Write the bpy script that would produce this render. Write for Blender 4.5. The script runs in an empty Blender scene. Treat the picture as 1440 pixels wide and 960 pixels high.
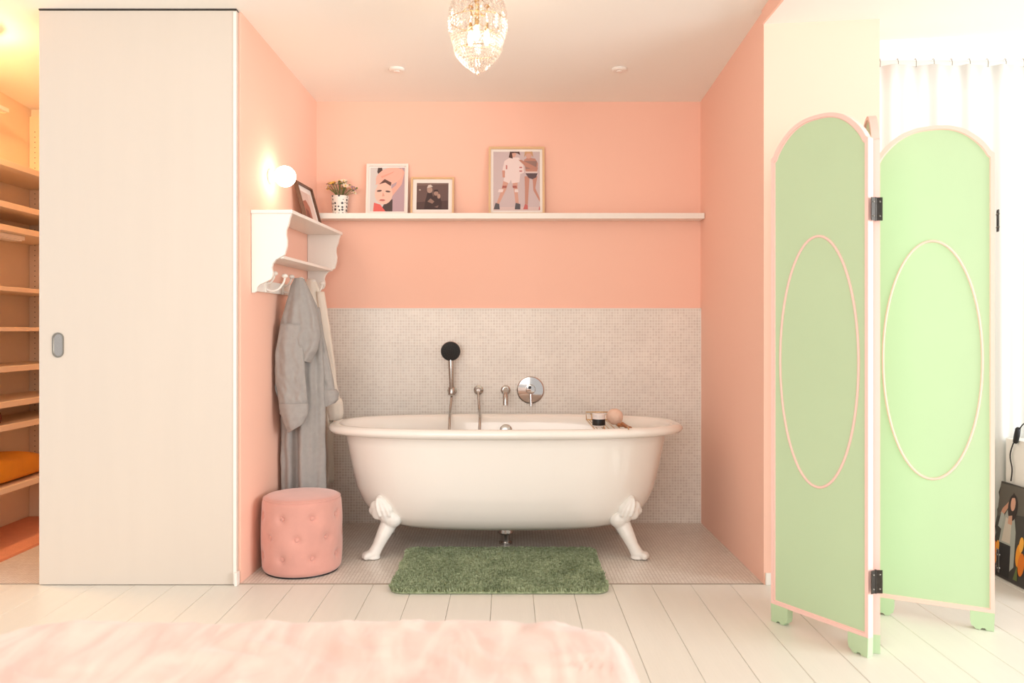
import bpy, bmesh, math, random
from mathutils import Vector, Matrix, noise
random.seed(7)
PI = math.pi
S = bpy.context.scene
C = S.collection

# ------------------------------------------------------------------ camera
F, PX, PY, CH = 1150.0, 716.0, 463.0, 1.10      # focal length in pixels, principal point, camera height
cam = bpy.data.cameras.new('camera')
camo = bpy.data.objects.new('camera', cam)
C.objects.link(camo)
camo.location = (0, 0, CH)
camo.rotation_euler = (PI / 2, 0, 0)
cam.sensor_width = 36.0
cam.lens = F / 1440 * 36.0
cam.shift_x = (720 - PX) / 1440
cam.shift_y = -(480 - PY) / 1440
cam.clip_start = 0.05
cam.dof.use_dof = True
cam.dof.focus_distance = 3.9
cam.dof.aperture_fstop = 2.8
S.camera = camo

# ------------------------------------------------------------------ world, light, exposure
w = bpy.data.worlds.new('daylight'); S.world = w
w.use_nodes = True
bg = w.node_tree.nodes['Background']
bg.inputs[0].default_value = (1.0, 0.98, 0.965, 1)
bg.inputs[1].default_value = 0.46

def area(name, loc, target, sx, sy, power, color):
    l = bpy.data.lights.new(name, 'AREA'); l.shape = 'RECTANGLE'
    l.size = sx; l.size_y = sy; l.energy = power; l.color = color
    o = bpy.data.objects.new(name, l); C.objects.link(o)
    o.location = loc
    o.rotation_euler = (Vector(target) - Vector(loc)).to_track_quat('-Z', 'Y').to_euler()
    return o
area('offscreen_light', (5.7, 0.2, 1.6), (-1.0, 3.6, 1.4), 3.6, 2.2, 170, (0.95, 0.98, 1.0))  # window daylight from the right
area('offscreen_light', (-1.2, -1.9, 1.6), (-0.3, 4.2, 1.5), 2.8, 1.8, 48, (1.0, 0.94, 0.88))  # warm fill added behind the camera to brighten the alcove, no known window

vs = S.view_settings
vs.view_transform = 'Standard'; vs.look = 'None'; vs.gamma = 1.0; vs.use_curve_mapping = False
vs.exposure = 0.83

# ------------------------------------------------------------------ helpers
def lin(c):
    c = c / 255.0
    return c / 12.92 if c <= 0.04045 else ((c + 0.055) / 1.055) ** 2.4
def rgb(r, g, b): return (lin(r), lin(g), lin(b), 1)

M = {}
def mat(name, col, rough=0.6, metal=0.0, spec=0.5, noise_amt=0.0, noise_scale=8.0, bump=0.0, bump_scale=60.0, emit=None, sheen=0.0, coat=0.0, trans=0.0, stretch=None):
    m = bpy.data.materials.new(name); m.use_nodes = True
    nt = m.node_tree; b = nt.nodes['Principled BSDF']
    b.inputs['Base Color'].default_value = col
    b.inputs['Roughness'].default_value = rough
    b.inputs['Metallic'].default_value = metal
    b.inputs['Specular IOR Level'].default_value = spec
    b.inputs['Sheen Weight'].default_value = sheen
    b.inputs['Coat Weight'].default_value = coat
    b.inputs['Transmission Weight'].default_value = trans
    if emit:
        b.inputs['Emission Color'].default_value = emit[0]
        b.inputs['Emission Strength'].default_value = emit[1]
    tc = nt.nodes.new('ShaderNodeTexCoord')
    mp = nt.nodes.new('ShaderNodeMapping')
    nt.links.new(tc.outputs['Object'], mp.inputs['Vector'])
    if stretch: mp.inputs['Scale'].default_value = stretch
    if noise_amt:
        n = nt.nodes.new('ShaderNodeTexNoise'); n.inputs['Scale'].default_value = noise_scale; n.inputs['Detail'].default_value = 4
        nt.links.new(mp.outputs[0], n.inputs['Vector'])
        mx = nt.nodes.new('ShaderNodeMix'); mx.data_type = 'RGBA'
        a = [max(0, min(1, c * (1 - noise_amt))) for c in col[:3]] + [1]
        d = [max(0, min(1, c * (1 + noise_amt))) for c in col[:3]] + [1]
        mx.inputs[6].default_value = a; mx.inputs[7].default_value = d
        nt.links.new(n.outputs['Fac'], mx.inputs[0])
        nt.links.new(mx.outputs[2], b.inputs['Base Color'])
    if bump:
        n2 = nt.nodes.new('ShaderNodeTexNoise'); n2.inputs['Scale'].default_value = bump_scale; n2.inputs['Detail'].default_value = 5
        nt.links.new(mp.outputs[0], n2.inputs['Vector'])
        bp = nt.nodes.new('ShaderNodeBump'); bp.inputs['Strength'].default_value = bump; bp.inputs['Distance'].default_value = 0.01
        nt.links.new(n2.outputs['Fac'], bp.inputs['Height'])
        nt.links.new(bp.outputs[0], b.inputs['Normal'])
    M[name] = m
    return m

def mosaic(name, c1, c2, grout, pitch, horizontal):
    m = bpy.data.materials.new(name); m.use_nodes = True
    nt = m.node_tree; b = nt.nodes['Principled BSDF']; L = nt.links.new
    tc = nt.nodes.new('ShaderNodeTexCoord'); sp = nt.nodes.new('ShaderNodeSeparateXYZ'); cb = nt.nodes.new('ShaderNodeCombineXYZ')
    L(tc.outputs['Object'], sp.inputs[0]); L(sp.outputs[0], cb.inputs[0]); L(sp.outputs[1 if horizontal else 2], cb.inputs[1])
    br = nt.nodes.new('ShaderNodeTexBrick'); br.offset = 0.0; br.squash = 1.0
    br.inputs['Scale'].default_value = 1.0
    br.inputs['Brick Width'].default_value = pitch; br.inputs['Row Height'].default_value = pitch
    br.inputs['Mortar Size'].default_value = pitch * 0.1; br.inputs['Mortar Smooth'].default_value = 0.2
    br.inputs['Color1'].default_value = c1; br.inputs['Color2'].default_value = c2; br.inputs['Mortar'].default_value = grout
    L(cb.outputs[0], br.inputs['Vector'])
    nz = nt.nodes.new('ShaderNodeTexNoise'); nz.inputs['Scale'].default_value = 6.0
    L(cb.outputs[0], nz.inputs['Vector'])
    hsv = nt.nodes.new('ShaderNodeHueSaturation')
    mr = nt.nodes.new('ShaderNodeMapRange'); mr.inputs[3].default_value = 0.9; mr.inputs[4].default_value = 1.1
    L(nz.outputs['Fac'], mr.inputs[0]); L(mr.outputs[0], hsv.inputs['Value']); L(br.outputs['Color'], hsv.inputs['Color'])
    L(hsv.outputs[0], b.inputs['Base Color'])
    b.inputs['Roughness'].default_value = 0.32
    bp = nt.nodes.new('ShaderNodeBump'); bp.invert = True; bp.inputs['Strength'].default_value = 0.5; bp.inputs['Distance'].default_value = 0.002
    L(br.outputs['Fac'], bp.inputs['Height']); L(bp.outputs[0], b.inputs['Normal'])
    M[name] = m
    return m

class MB:
    def __init__(s): s.v = []; s.f = []; s.mi = []; s.m = 0
    def add(s, vs, fs):
        k = len(s.v); s.v += [tuple(v) for v in vs]
        for f in fs: s.f.append(tuple(i + k for i in f)); s.mi.append(s.m)
        return s
    def box(s, x0, x1, y0, y1, z0, z1):
        return s.add([(x0,y0,z0),(x1,y0,z0),(x1,y1,z0),(x0,y1,z0),(x0,y0,z1),(x1,y0,z1),(x1,y1,z1),(x0,y1,z1)],
                     [(3,2,1,0),(4,5,6,7),(0,1,5,4),(1,2,6,5),(2,3,7,6),(3,0,4,7)])
    def hexa(s, b4, t4):
        return s.add(list(b4) + list(t4), [(3,2,1,0),(4,5,6,7),(0,1,5,4),(1,2,6,5),(2,3,7,6),(3,0,4,7)])
    def prism(s, A, B):            # two matching outlines, n-gon caps
        n = len(A)
        return s.add(list(A) + list(B), [tuple(range(n))[::-1], tuple(range(n, 2*n))] + [(i, (i+1) % n, n + (i+1) % n, n + i) for i in range(n)])
    def ringprism(s, Ao, Ai, Bo, Bi):   # frame: outer/inner outlines front and back
        n = len(Ao); vs = list(Ao) + list(Ai) + list(Bo) + list(Bi); fs = []
        for i in range(n):
            j = (i + 1) % n
            fs += [(i, j, n+j, n+i), (2*n+j, 2*n+i, 3*n+i, 3*n+j), (j, i, 2*n+i, 2*n+j), (n+i, n+j, 3*n+j, 3*n+i)]
        return s.add(vs, fs)
    def loft(s, rings, caps=True, closed=True):
        n = len(rings[0]); vs = [p for r in rings for p in r]; fs = []
        for k in range(len(rings) - 1):
            for i in range(n if closed else n - 1):
                j = (i + 1) % n
                fs.append((k*n+i, k*n+j, (k+1)*n+j, (k+1)*n+i))
        if caps:
            fs.append(tuple(range(n))[::-1]); fs.append(tuple((len(rings)-1)*n + i for i in range(n)))
        return s.add(vs, fs)
    def tube(s, path, r, seg=10, close=False):
        P = [Vector(p) for p in path]; n = len(P)
        R = r if isinstance(r, (list, tuple)) else [r] * n
        T = []
        for i in range(n):
            a = P[(i-1) % n] if (close or i) else P[0]
            b = P[(i+1) % n] if (close or i < n-1) else P[-1]
            T.append((b - a).normalized())
        u = T[0].orthogonal().normalized(); rings = []
        for i in range(n):
            u = (u - T[i] * u.dot(T[i])).normalized(); v = T[i].cross(u)
            rings.append([P[i] + (u * math.cos(2*PI*k/seg) + v * math.sin(2*PI*k/seg)) * R[i] for k in range(seg)])
        if close:
            k0 = len(s.v); s.loft(rings, caps=False)
            for i in range(seg):
                j = (i+1) % seg
                s.f.append((k0+(n-1)*seg+i, k0+(n-1)*seg+j, k0+j, k0+i)); s.mi.append(s.m)
            return s
        return s.loft(rings)
    def lathe(s, prof, origin, axis=(0,0,1), seg=32):     # prof: (radius, height along axis)
        a = Vector(axis).normalized(); u = a.orthogonal().normalized(); v = a.cross(u); o = Vector(origin)
        return s.loft([[o + a*h + (u*math.cos(2*PI*k/seg) + v*math.sin(2*PI*k/seg)) * max(r, 1e-5) for k in range(seg)] for r, h in prof])
    def ball(s, c, r, seg=12, rows=8, sc=(1,1,1)):
        c = Vector(c); rings = []
        for i in range(1, rows):
            t = PI * i / rows
            rings.append([c + Vector((math.sin(t)*math.cos(2*PI*k/seg)*sc[0], math.sin(t)*math.sin(2*PI*k/seg)*sc[1], math.cos(t)*sc[2])) * r for k in range(seg)])
        n0 = len(s.v); s.loft(rings, caps=False)
        a = len(s.v); s.v += [tuple(c + Vector((0,0,r*sc[2]))), tuple(c - Vector((0,0,r*sc[2])))]
        for k in range(seg):
            j = (k+1) % seg
            s.f.append((a, n0+j, n0+k)); s.f.append((a+1, n0+(rows-2)*seg+k, n0+(rows-2)*seg+j)); s.mi += [s.m, s.m]
        return s
    def mesh(s, name, mats, off=(0,0,0), smooth=None):
        me = bpy.data.meshes.new(name)
        me.from_pydata([(x-off[0], y-off[1], z-off[2]) for x, y, z in s.v], [], s.f)
        for m in (mats if isinstance(mats, (list, tuple)) else [mats]): me.materials.append(M[m])
        me.polygons.foreach_set('material_index', s.mi)
        bm = bmesh.new(); bm.from_mesh(me); bmesh.ops.recalc_face_normals(bm, faces=bm.faces); bm.to_mesh(me); bm.free()
        if smooth is not None:
            me.polygons.foreach_set('use_smooth', [True] * len(me.polygons))
            if smooth < 180: me.set_sharp_from_angle(angle=math.radians(smooth))
        me.update()
        return me
    def build(s, name, mats, parent=None, smooth=None, base=None, bevel=0):
        if parent is not None: off = wl(parent)
        else: off = Vector(base) if base else Vector((0,0,0))
        o = bpy.data.objects.new(name, s.mesh(name, mats, off, smooth)); C.objects.link(o)
        if parent is not None: o.parent = parent
        else: o.location = off
        if bevel:
            b = o.modifiers.new('bevel', 'BEVEL'); b.width = bevel; b.segments = 2; b.limit_method = 'ANGLE'; b.angle_limit = 0.6
        return o
def wl(o):
    p = Vector((0,0,0))
    while o: p += o.location; o = o.parent
    return p
def tag(o, label, cat=None, group=None, kind=None):
    o['label'] = label
    if cat: o['category'] = cat
    if group: o['group'] = group
    if kind: o['kind'] = kind
    return o
def thing(name, label, cat, loc, group=None):
    o = bpy.data.objects.new(name, None); C.objects.link(o); o.location = loc; o.empty_display_size = 0.1
    return tag(o, label, cat, group)
def struct(o, label, cat): return tag(o, label, cat, kind='structure')
def at(px, py, D): return Vector(((px - PX) * D / F, D, CH + (PY - py) * D / F))
def mod_remesh(o, vox):
    r = o.modifiers.new('remesh', 'REMESH'); r.mode = 'VOXEL'; r.voxel_size = vox; r.use_smooth_shade = True
    sm = o.modifiers.new('smooth', 'SMOOTH'); sm.factor = 0.5; sm.iterations = 4

# ------------------------------------------------------------------ materials
mat('pink_paint', rgb(252, 202, 181), 0.75, bump=0.04, bump_scale=220)
mat('white_paint', rgb(250, 246, 238), 0.8, bump=0.03, bump_scale=150)
mat('closet_paint', rgb(242, 222, 196), 0.7)
mat('door_white', rgb(218, 206, 193), 0.45, noise_amt=0.02, noise_scale=3, stretch=(6, 1, 0.4))
mat('plank_white', rgb(231, 226, 216), 0.38, noise_amt=0.035, noise_scale=5, bump=0.05, bump_scale=18, stretch=(6, 0.5, 1))
mat('threshold', rgb(168, 152, 136), 0.6)
mat('subfloor', rgb(225, 216, 200), 0.9)
mosaic('mosaic_wall', rgb(222, 212, 202), rgb(236, 228, 218), rgb(252, 247, 240), 0.0156, False)
mosaic('mosaic_floor', rgb(226, 217, 207), rgb(240, 233, 224), rgb(198, 184, 172), 0.0156, True)
mat('enamel', rgb(246, 240, 232), 0.12, coat=0.5)
mat('foot_enamel', rgb(246, 242, 236), 0.3)
mat('chrome', rgb(205, 200, 196), 0.07, metal=1.0)
mat('chrome_soft', rgb(190, 184, 178), 0.22, metal=1.0)
mat('black_plastic', rgb(22, 23, 24), 0.35)
mat('dark_metal', rgb(72, 68, 64), 0.32, metal=0.9, noise_amt=0.3, noise_scale=60)
mat('grey_metal', rgb(150, 145, 136), 0.35, metal=0.8)
mat('brass', rgb(216, 182, 134), 0.22, metal=1.0)
mat('white_lacquer', rgb(246, 240, 232), 0.35)
mat('velvet_pink', rgb(216, 156, 143), 0.85, sheen=0.5, noise_amt=0.17, noise_scale=9, bump=0.05, bump_scale=90)
mat('bedspread', rgb(246, 220, 208), 0.7, sheen=0.4)
mat('mat_green', rgb(92, 122, 76), 0.9)
mat('grey_linen', rgb(162, 157, 153), 0.9, noise_amt=0.12, noise_scale=40, bump=0.12, bump_scale=260)
mat('cream_cotton', rgb(238, 228, 214), 0.9, bump=0.1, bump_scale=260)
mat('screen_green', rgb(192, 216, 176), 0.5, noise_amt=0.02, noise_scale=5)
mat('screen_pink', rgb(251, 208, 198), 0.5)
mat('curtain_white', rgb(224, 223, 218), 0.9)
mat('oak_pale', rgb(226, 188, 142), 0.5, noise_amt=0.08, noise_scale=20, stretch=(1, 1, 8))
mat('frame_white', rgb(248, 236, 228), 0.45)
mat('frame_brown', rgb(96, 62, 42), 0.4)
mat('paper', rgb(248, 240, 234), 0.7)
mat('shelf_board', rgb(244, 220, 190), 0.55)
mat('peg_hole', rgb(90, 60, 34), 0.8)
mat('ochre_cloth', rgb(226, 150, 30), 0.9, noise_amt=0.08, noise_scale=16, bump=0.1, bump_scale=40)
mat('salmon_rug', rgb(228, 154, 118), 0.95, noise_amt=0.1, noise_scale=30, bump=0.3, bump_scale=120)
mat('brown_cloth', rgb(104, 50, 28), 0.8)
mat('globe', (1, 0.95, 0.85, 1), 0.3, emit=((1.0, 0.86, 0.66, 1), 8))
mat('bulb', (1, 0.95, 0.85, 1), 0.3, emit=((1.0, 0.82, 0.62, 1), 26))
mat('closet_lamp', (1, 0.8, 0.5, 1), 0.3, emit=((1.0, 0.58, 0.27, 1), 120))
mat('sponge', rgb(240, 206, 186), 0.95, bump=0.3, bump_scale=180)
mat('jar_white', rgb(246, 236, 232), 0.25)
mat('brush_wood', rgb(172, 108, 62), 0.45)
mat('leaf', rgb(110, 128, 70), 0.7)
mat('stem', rgb(120, 130, 80), 0.7)
mat('petal_white', rgb(250, 236, 214), 0.7)
mat('petal_yellow', rgb(236, 196, 96), 0.7)
mat('petal_peach', rgb(244, 200, 160), 0.7)
mat('petal_lilac', rgb(170, 130, 140), 0.7)
mat('canvas_white', rgb(238, 236, 228), 0.7)

# crystal: clear faceted glass
m = bpy.data.materials.new('crystal'); m.use_nodes = True
nt = m.node_tree; nt.nodes.clear()
out = nt.nodes.new('ShaderNodeOutputMaterial'); gl = nt.nodes.new('ShaderNodeBsdfGlossy'); tr = nt.nodes.new('ShaderNodeBsdfRefraction')
tl = nt.nodes.new('ShaderNodeBsdfTranslucent'); tp = nt.nodes.new('ShaderNodeBsdfTransparent')
m1 = nt.nodes.new('ShaderNodeMixShader'); m2 = nt.nodes.new('ShaderNodeMixShader')
gl.inputs['Roughness'].default_value = 0.08; gl.inputs['Color'].default_value = (1, 1, 1, 1)
tl.inputs['Color'].default_value = (1, 0.98, 0.95, 1); tp.inputs['Color'].default_value = (0.92, 0.92, 0.91, 1)
m1.inputs[0].default_value = 0.14; nt.links.new(tp.outputs[0], m1.inputs[1]); nt.links.new(tl.outputs[0], m1.inputs[2])
m2.inputs[0].default_value = 0.28; nt.links.new(m1.outputs[0], m2.inputs[1]); nt.links.new(gl.outputs[0], m2.inputs[2])
nt.links.new(m2.outputs[0], out.inputs[0]); nt.nodes.remove(tr)
M['crystal'] = m

# vase print: black dots on white
m = mat('vase_print', rgb(246, 238, 228), 0.35)
nt = m.node_tree; b = nt.nodes['Principled BSDF']; L = nt.links.new
tc = nt.nodes.new('ShaderNodeTexCoord'); vo = nt.nodes.new('ShaderNodeTexVoronoi'); vo.inputs['Scale'].default_value = 52; vo.inputs['Randomness'].default_value = 0.35
L(tc.outputs['Object'], vo.inputs['Vector'])
th = nt.nodes.new('ShaderNodeMath'); th.operation = 'LESS_THAN'; th.inputs[1].default_value = 0.36; L(vo.outputs['Distance'], th.inputs[0])
mx = nt.nodes.new('ShaderNodeMix'); mx.data_type = 'RGBA'; mx.inputs[6].default_value = rgb(246, 238, 228); mx.inputs[7].default_value = rgb(50, 52, 54)
L(th.outputs[0], mx.inputs[0]); L(mx.outputs[2], b.inputs['Base Color'])

# bedspread: pale pink and cream crushed cloth, streaky
m = M['bedspread']; nt = m.node_tree; b = nt.nodes['Principled BSDF']; L = nt.links.new
tc = nt.nodes.new('ShaderNodeTexCoord'); mp = nt.nodes.new('ShaderNodeMapping'); mp.inputs['Rotation'].default_value = (0, 0, 0.5); mp.inputs['Scale'].default_value = (9, 2.4, 3)
nz = nt.nodes.new('ShaderNodeTexNoise'); nz.inputs['Scale'].default_value = 1.6; nz.inputs['Detail'].default_value = 5; nz.inputs['Distortion'].default_value = 1.2
cr = nt.nodes.new('ShaderNodeValToRGB')
cr.color_ramp.elements[0].position = 0.34; cr.color_ramp.elements[0].color = rgb(212, 178, 166)
cr.color_ramp.elements[1].position = 0.64; cr.color_ramp.elements[1].color = rgb(226, 202, 190)
L(tc.outputs['Object'], mp.inputs[0]); L(mp.outputs[0], nz.inputs['Vector']); L(nz.outputs['Fac'], cr.inputs[0]); L(cr.outputs[0], b.inputs['Base Color'])

# mat pile: green with light and dark tufts
m = M['mat_green']; nt = m.node_tree; b = nt.nodes['Principled BSDF']; L = nt.links.new
tc = nt.nodes.new('ShaderNodeTexCoord'); nz = nt.nodes.new('ShaderNodeTexNoise'); nz.inputs['Scale'].default_value = 70; nz.inputs['Detail'].default_value = 3
cr = nt.nodes.new('ShaderNodeValToRGB')
cr.color_ramp.elements[0].position = 0.3; cr.color_ramp.elements[0].color = rgb(130, 144, 106)
cr.color_ramp.elements[1].position = 0.72; cr.color_ramp.elements[1].color = rgb(196, 206, 170)
L(tc.outputs['Object'], nz.inputs['Vector']); L(nz.outputs['Fac'], cr.inputs[0]); L(cr.outputs[0], b.inputs['Base Color'])

def flat(r, g, b):
    k = 'ink_%d_%d_%d' % (r, g, b)
    if k not in M: mat(k, rgb(r, g, b), 0.55)
    return k

# ------------------------------------------------------------------ the setting
YB, YF = 4.656, 3.535                  # alcove back wall, alcove front edge
YC = 4.79                              # closet back wall
def ceil_z(y): return 2.396 + (YB - y) * 0.0715
def wallx(y): return -1.163 + (y - 3.545) * 0.066 / 1.111      # alcove left wall, slightly splayed

# ceiling over alcove, closet and room (rises towards the room)
b = MB(); x0, x1 = -3.0, 1.098
b.hexa([(x0, -1.4, ceil_z(-1.4)), (x1, -1.4, ceil_z(-1.4)), (x1, YC + .1, ceil_z(YC + .1)), (x0, YC + .1, ceil_z(YC + .1))],
       [(x0, -1.4, 2.95), (x1, -1.4, 2.95), (x1, YC + .1, 2.95), (x0, YC + .1, 2.95)])
ceiling = struct(b.build('ceiling', 'white_paint'), 'white ceiling over the pink bath alcove and closet', 'ceiling')
b = MB()
b.hexa([(1.098, -1.4, 2.416), (3.3, -1.4, 2.517), (3.3, 4.0, 2.517), (1.098, 4.0, 2.416)],
       [(1.098, -1.4, 2.95), (3.3, -1.4, 2.95), (3.3, 4.0, 2.95), (1.098, 4.0, 2.95)])
struct(b.build('ceiling', 'white_paint'), 'lower white ceiling before the curtained window', 'ceiling')
b = MB()
b.hexa([(1.090, -1.4, 2.416), (1.099, -1.4, 2.416), (1.099, 3.53, 2.416), (1.090, 3.53, 2.416)],
       [(1.090, -1.4, ceil_z(-1.4)), (1.099, -1.4, ceil_z(-1.4)), (1.099, 3.53, ceil_z(3.53)), (1.090, 3.53, ceil_z(3.53))])
struct(b.build('trim_1', 'pink_paint'), 'pink painted step between the two ceilings', 'trim')

b = MB(); b.box(-1.30, 1.30, YB, YB + 0.1, 0, 2.55)
struct(b.build('wall_back', 'pink_paint'), 'salmon pink back wall of the bath alcove', 'wall')
b = MB(); xa, xb = wallx(3.545), wallx(YC)
b.hexa([(xa, 3.545, 0), (xb, YC, 0), (xb - .07, YC, 0), (xa - .07, 3.545, 0)], [(xa, 3.545, 2.6), (xb, YC, 2.6), (xb - .07, YC, 2.6), (xa - .07, 3.545, 2.6)])
wall_left = struct(b.build('wall_left', 'pink_paint'), 'pale pink side wall between closet and alcove', 'wall')
b = MB()
b.hexa([(1.098, 3.527, 0), (1.598, 3.527, 0), (1.598, YB + .1, 0), (1.089, YB + .1, 0)], [(1.098, 3.527, 2.6), (1.598, 3.527, 2.6), (1.598, YB + .1, 2.6), (1.089, YB + .1, 2.6)])
struct(b.build('wall_right', 'pink_paint'), 'pink wall pier on the alcove side behind the folding screen', 'wall')
b = MB(); b.box(1.104, 1.598, 3.515, 3.528, 0, 0.052)
struct(b.build('baseboard_right', 'white_lacquer', bevel=0.003), 'low white skirting at the foot of the pink pier', 'baseboard')
b = MB(); b.hexa([(1.598, 3.81, 0), (3.3, 3.79, 0), (3.3, 3.9, 0), (1.598, 3.9, 0)], [(1.598, 3.81, 2.6), (3.3, 3.79, 2.6), (3.3, 3.9, 2.6), (1.598, 3.9, 2.6)])
struct(b.build('wall_window', 'white_paint'), 'white wall behind the hanging curtain', 'wall')
b = MB(); b.box(-3.0, -2.80, 3.55, YC + .1, 0, 2.6)
struct(b.build('wall_closet_left', 'closet_paint'), 'closet side wall carrying the shelves', 'wall')
b = MB(); b.box(-2.80, -1.10, YC, YC + .1, 0, 2.6)
struct(b.build('wall_closet_back', 'closet_paint'), 'end wall of the warmly lit closet', 'wall')

# mosaic splashback on the back wall, with metal edge strip
b = MB(); b.box(wallx(YB) - .01, 1.100, YB - 0.012, YB, 0.002, CH + 0.117)
sb = struct(b.build('wall_splashback', 'mosaic_wall'), 'grey beige mosaic tiling on lower half of the alcove back wall', 'tiled wall')
b = MB(); b.box(1.086, 1.093, YB - 0.016, YB - 0.010, 0.002, CH + 0.121); b.box(-1.1, 1.093, YB - 0.016, YB - 0.0, CH + 0.117, CH + 0.121)
b.build('edge_strip', 'frame_white', sb)

# mosaic floor of alcove and closet
b = MB(); b.box(-2.80, 1.12, YF, YC, -0.05, 0.002)
struct(b.build('floor_mosaic', 'mosaic_floor'), 'grey beige mosaic floor of alcove and closet', 'tiled floor')
b = MB(); b.box(-3.0, 3.3, -1.4, 3.9, -0.08, -0.0082)
floor = struct(b.build('floor', 'subfloor'), 'white painted plank floor of the room', 'floor')
b = MB(); b.box(-3.0, 1.16, YF - .006, YF - .001, -.03, .003); b.build('threshold_strip', 'threshold', floor)
# planks, one object each, sharing mesh data by length
PW = 0.171
plank_mesh = {}
def plank(xc, y0, y1):
    ln = round(y1 - y0, 3)
    if ln not in plank_mesh:
        q = MB(); g = 0.0007; e = 0.0014; hw = PW / 2 - g; hl = ln / 2 - g
        q.hexa([(-hw, -hl, -0.008), (hw, -hl, -0.008), (hw, hl, -0.008), (-hw, hl, -0.008)], [(-hw, -hl, -e), (hw, -hl, -e), (hw, hl, -e), (-hw, hl, -e)])
        q2 = MB(); q2.prism([(-hw, -hl, -e), (hw, -hl, -e), (hw, hl, -e), (-hw, hl, -e)], [(-hw+e, -hl+e, 0), (hw-e, -hl+e, 0), (hw-e, hl-e, 0), (-hw+e, hl-e, 0)])
        q.f = [f for i, f in enumerate(q.f) if i != 1]; q.mi = q.mi[:len(q.f)]
        q2.f = q2.f[1:]; q2.mi = q2.mi[1:]; q.add(q2.v, q2.f)
        plank_mesh[ln] = q.mesh('plank', 'plank_white')
    o = bpy.data.objects.new('plank', plank_mesh[ln]); C.objects.link(o); o.parent = floor
    o.location = (xc, (y0 + y1) / 2, random.uniform(-0.0001, 0.0004))
for i in range(-18, 17):
    xc = 0.0135 + PW * i
    ye = YF - 0.006 if xc < 1.19 else 3.77
    if 1.1 < xc < 1.62: ye = 3.526
    cut = [0.3, 1.5, 0.9, 2.0, 1.2][i % 5]
    plank(xc, cut, ye); plank(xc, -1.4, cut)

# sliding door
b = MB(); DX0, DX1, DY = -2.022, -1.172, 3.518
b.box(DX0, DX1, DY - .001, DY + 0.024, 0.003, ceil_z(DY) - 0.006)
door = struct(b.build('door_1', 'door_white', bevel=0.002), 'tall plain off-white sliding closet door', 'door')
b = MB(); pc = at(82, 485, DY)
def stadium(cx, cz, w_, h_, y, n=10):
    r = w_ / 2; P = []
    for k in range(n + 1): a = PI * k / n; P.append((cx + r*math.cos(a), y, cz + h_/2 - r + r*math.sin(a)))
    for k in range(n + 1): a = PI + PI * k / n; P.append((cx + r*math.cos(a), y, cz - h_/2 + r + r*math.sin(a)))
    return P
ho, hi = stadium(pc.x, pc.z, .050, .108, DY - .005), stadium(pc.x, pc.z, .038, .096, DY - .005)
ho2, hi2 = stadium(pc.x, pc.z, .050, .108, DY), stadium(pc.x, pc.z, .036, .094, DY - .0015)
b.ringprism(ho, hi, ho2, hi2)
hd = b.build('recessed_pull', 'grey_metal', door, smooth=35)
b = MB(); b.prism(stadium(pc.x, pc.z, .037, .095, DY - .0018), stadium(pc.x, pc.z, .037, .095, DY - .0008)); b.build('pull_plate', 'chrome_soft', hd)
b = MB(); b.box(DX0, DX1 + .0, DY - .004, DY + .03, ceil_z(DY) - .0055, ceil_z(DY) + .004)
b.build('top_track', 'dark_metal', door)
b = MB(); b.box(-1.176, -1.164, 3.495, 3.535, 0.001, 0.058); b.build('floor_guide', 'white_lacquer', door, bevel=.002)
b = MB(); b.box(DX1 - .014, DX1 - .001, DY - .0035, DY - .0005, 0.004, ceil_z(DY) - .012); b.build('edge_strip', 'white_lacquer', door)

# ------------------------------------------------------------------ bathtub
TX, TY = -0.018, 4.165
def sup(a, bb, z, n=2.5, seg=112):
    P = []
    for k in range(seg):
        t = 2*PI*k/seg; c, s_ = math.cos(t), math.sin(t)
        P.append((TX + a*math.copysign(abs(c)**(2/n), c), TY + bb*math.copysign(abs(s_)**(2/n), s_), z))
    return P
tub = thing('bathtub', 'white freestanding roll-top bathtub on claw feet', 'bathtub', (TX, TY, 0.002))
prof = [(.02,.01,.124),(.30,.12,.124),(.47,.19,.126),(.57,.24,.136),(.635,.275,.158),(.685,.30,.198),(.722,.315,.25),(.752,.326,.32),(.778,.336,.43),(.80,.345,.54),(.812,.350,.585),
        (.828,.356,.592),(.858,.366,.586),(.882,.380,.592),(.892,.389,.606),(.889,.387,.620),(.876,.377,.630),(.856,.362,.634),(.832,.346,.630),(.812,.334,.616),(.797,.326,.59),
        (.775,.318,.50),(.745,.303,.36),(.70,.28,.27),(.62,.24,.21),(.48,.18,.185),(.28,.10,.178),(.02,.01,.176)]
b = MB(); b.loft([sup(a, c, z, 2.55) for a, c, z in prof])
b.build('basin', 'enamel', tub, smooth=180)
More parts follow.
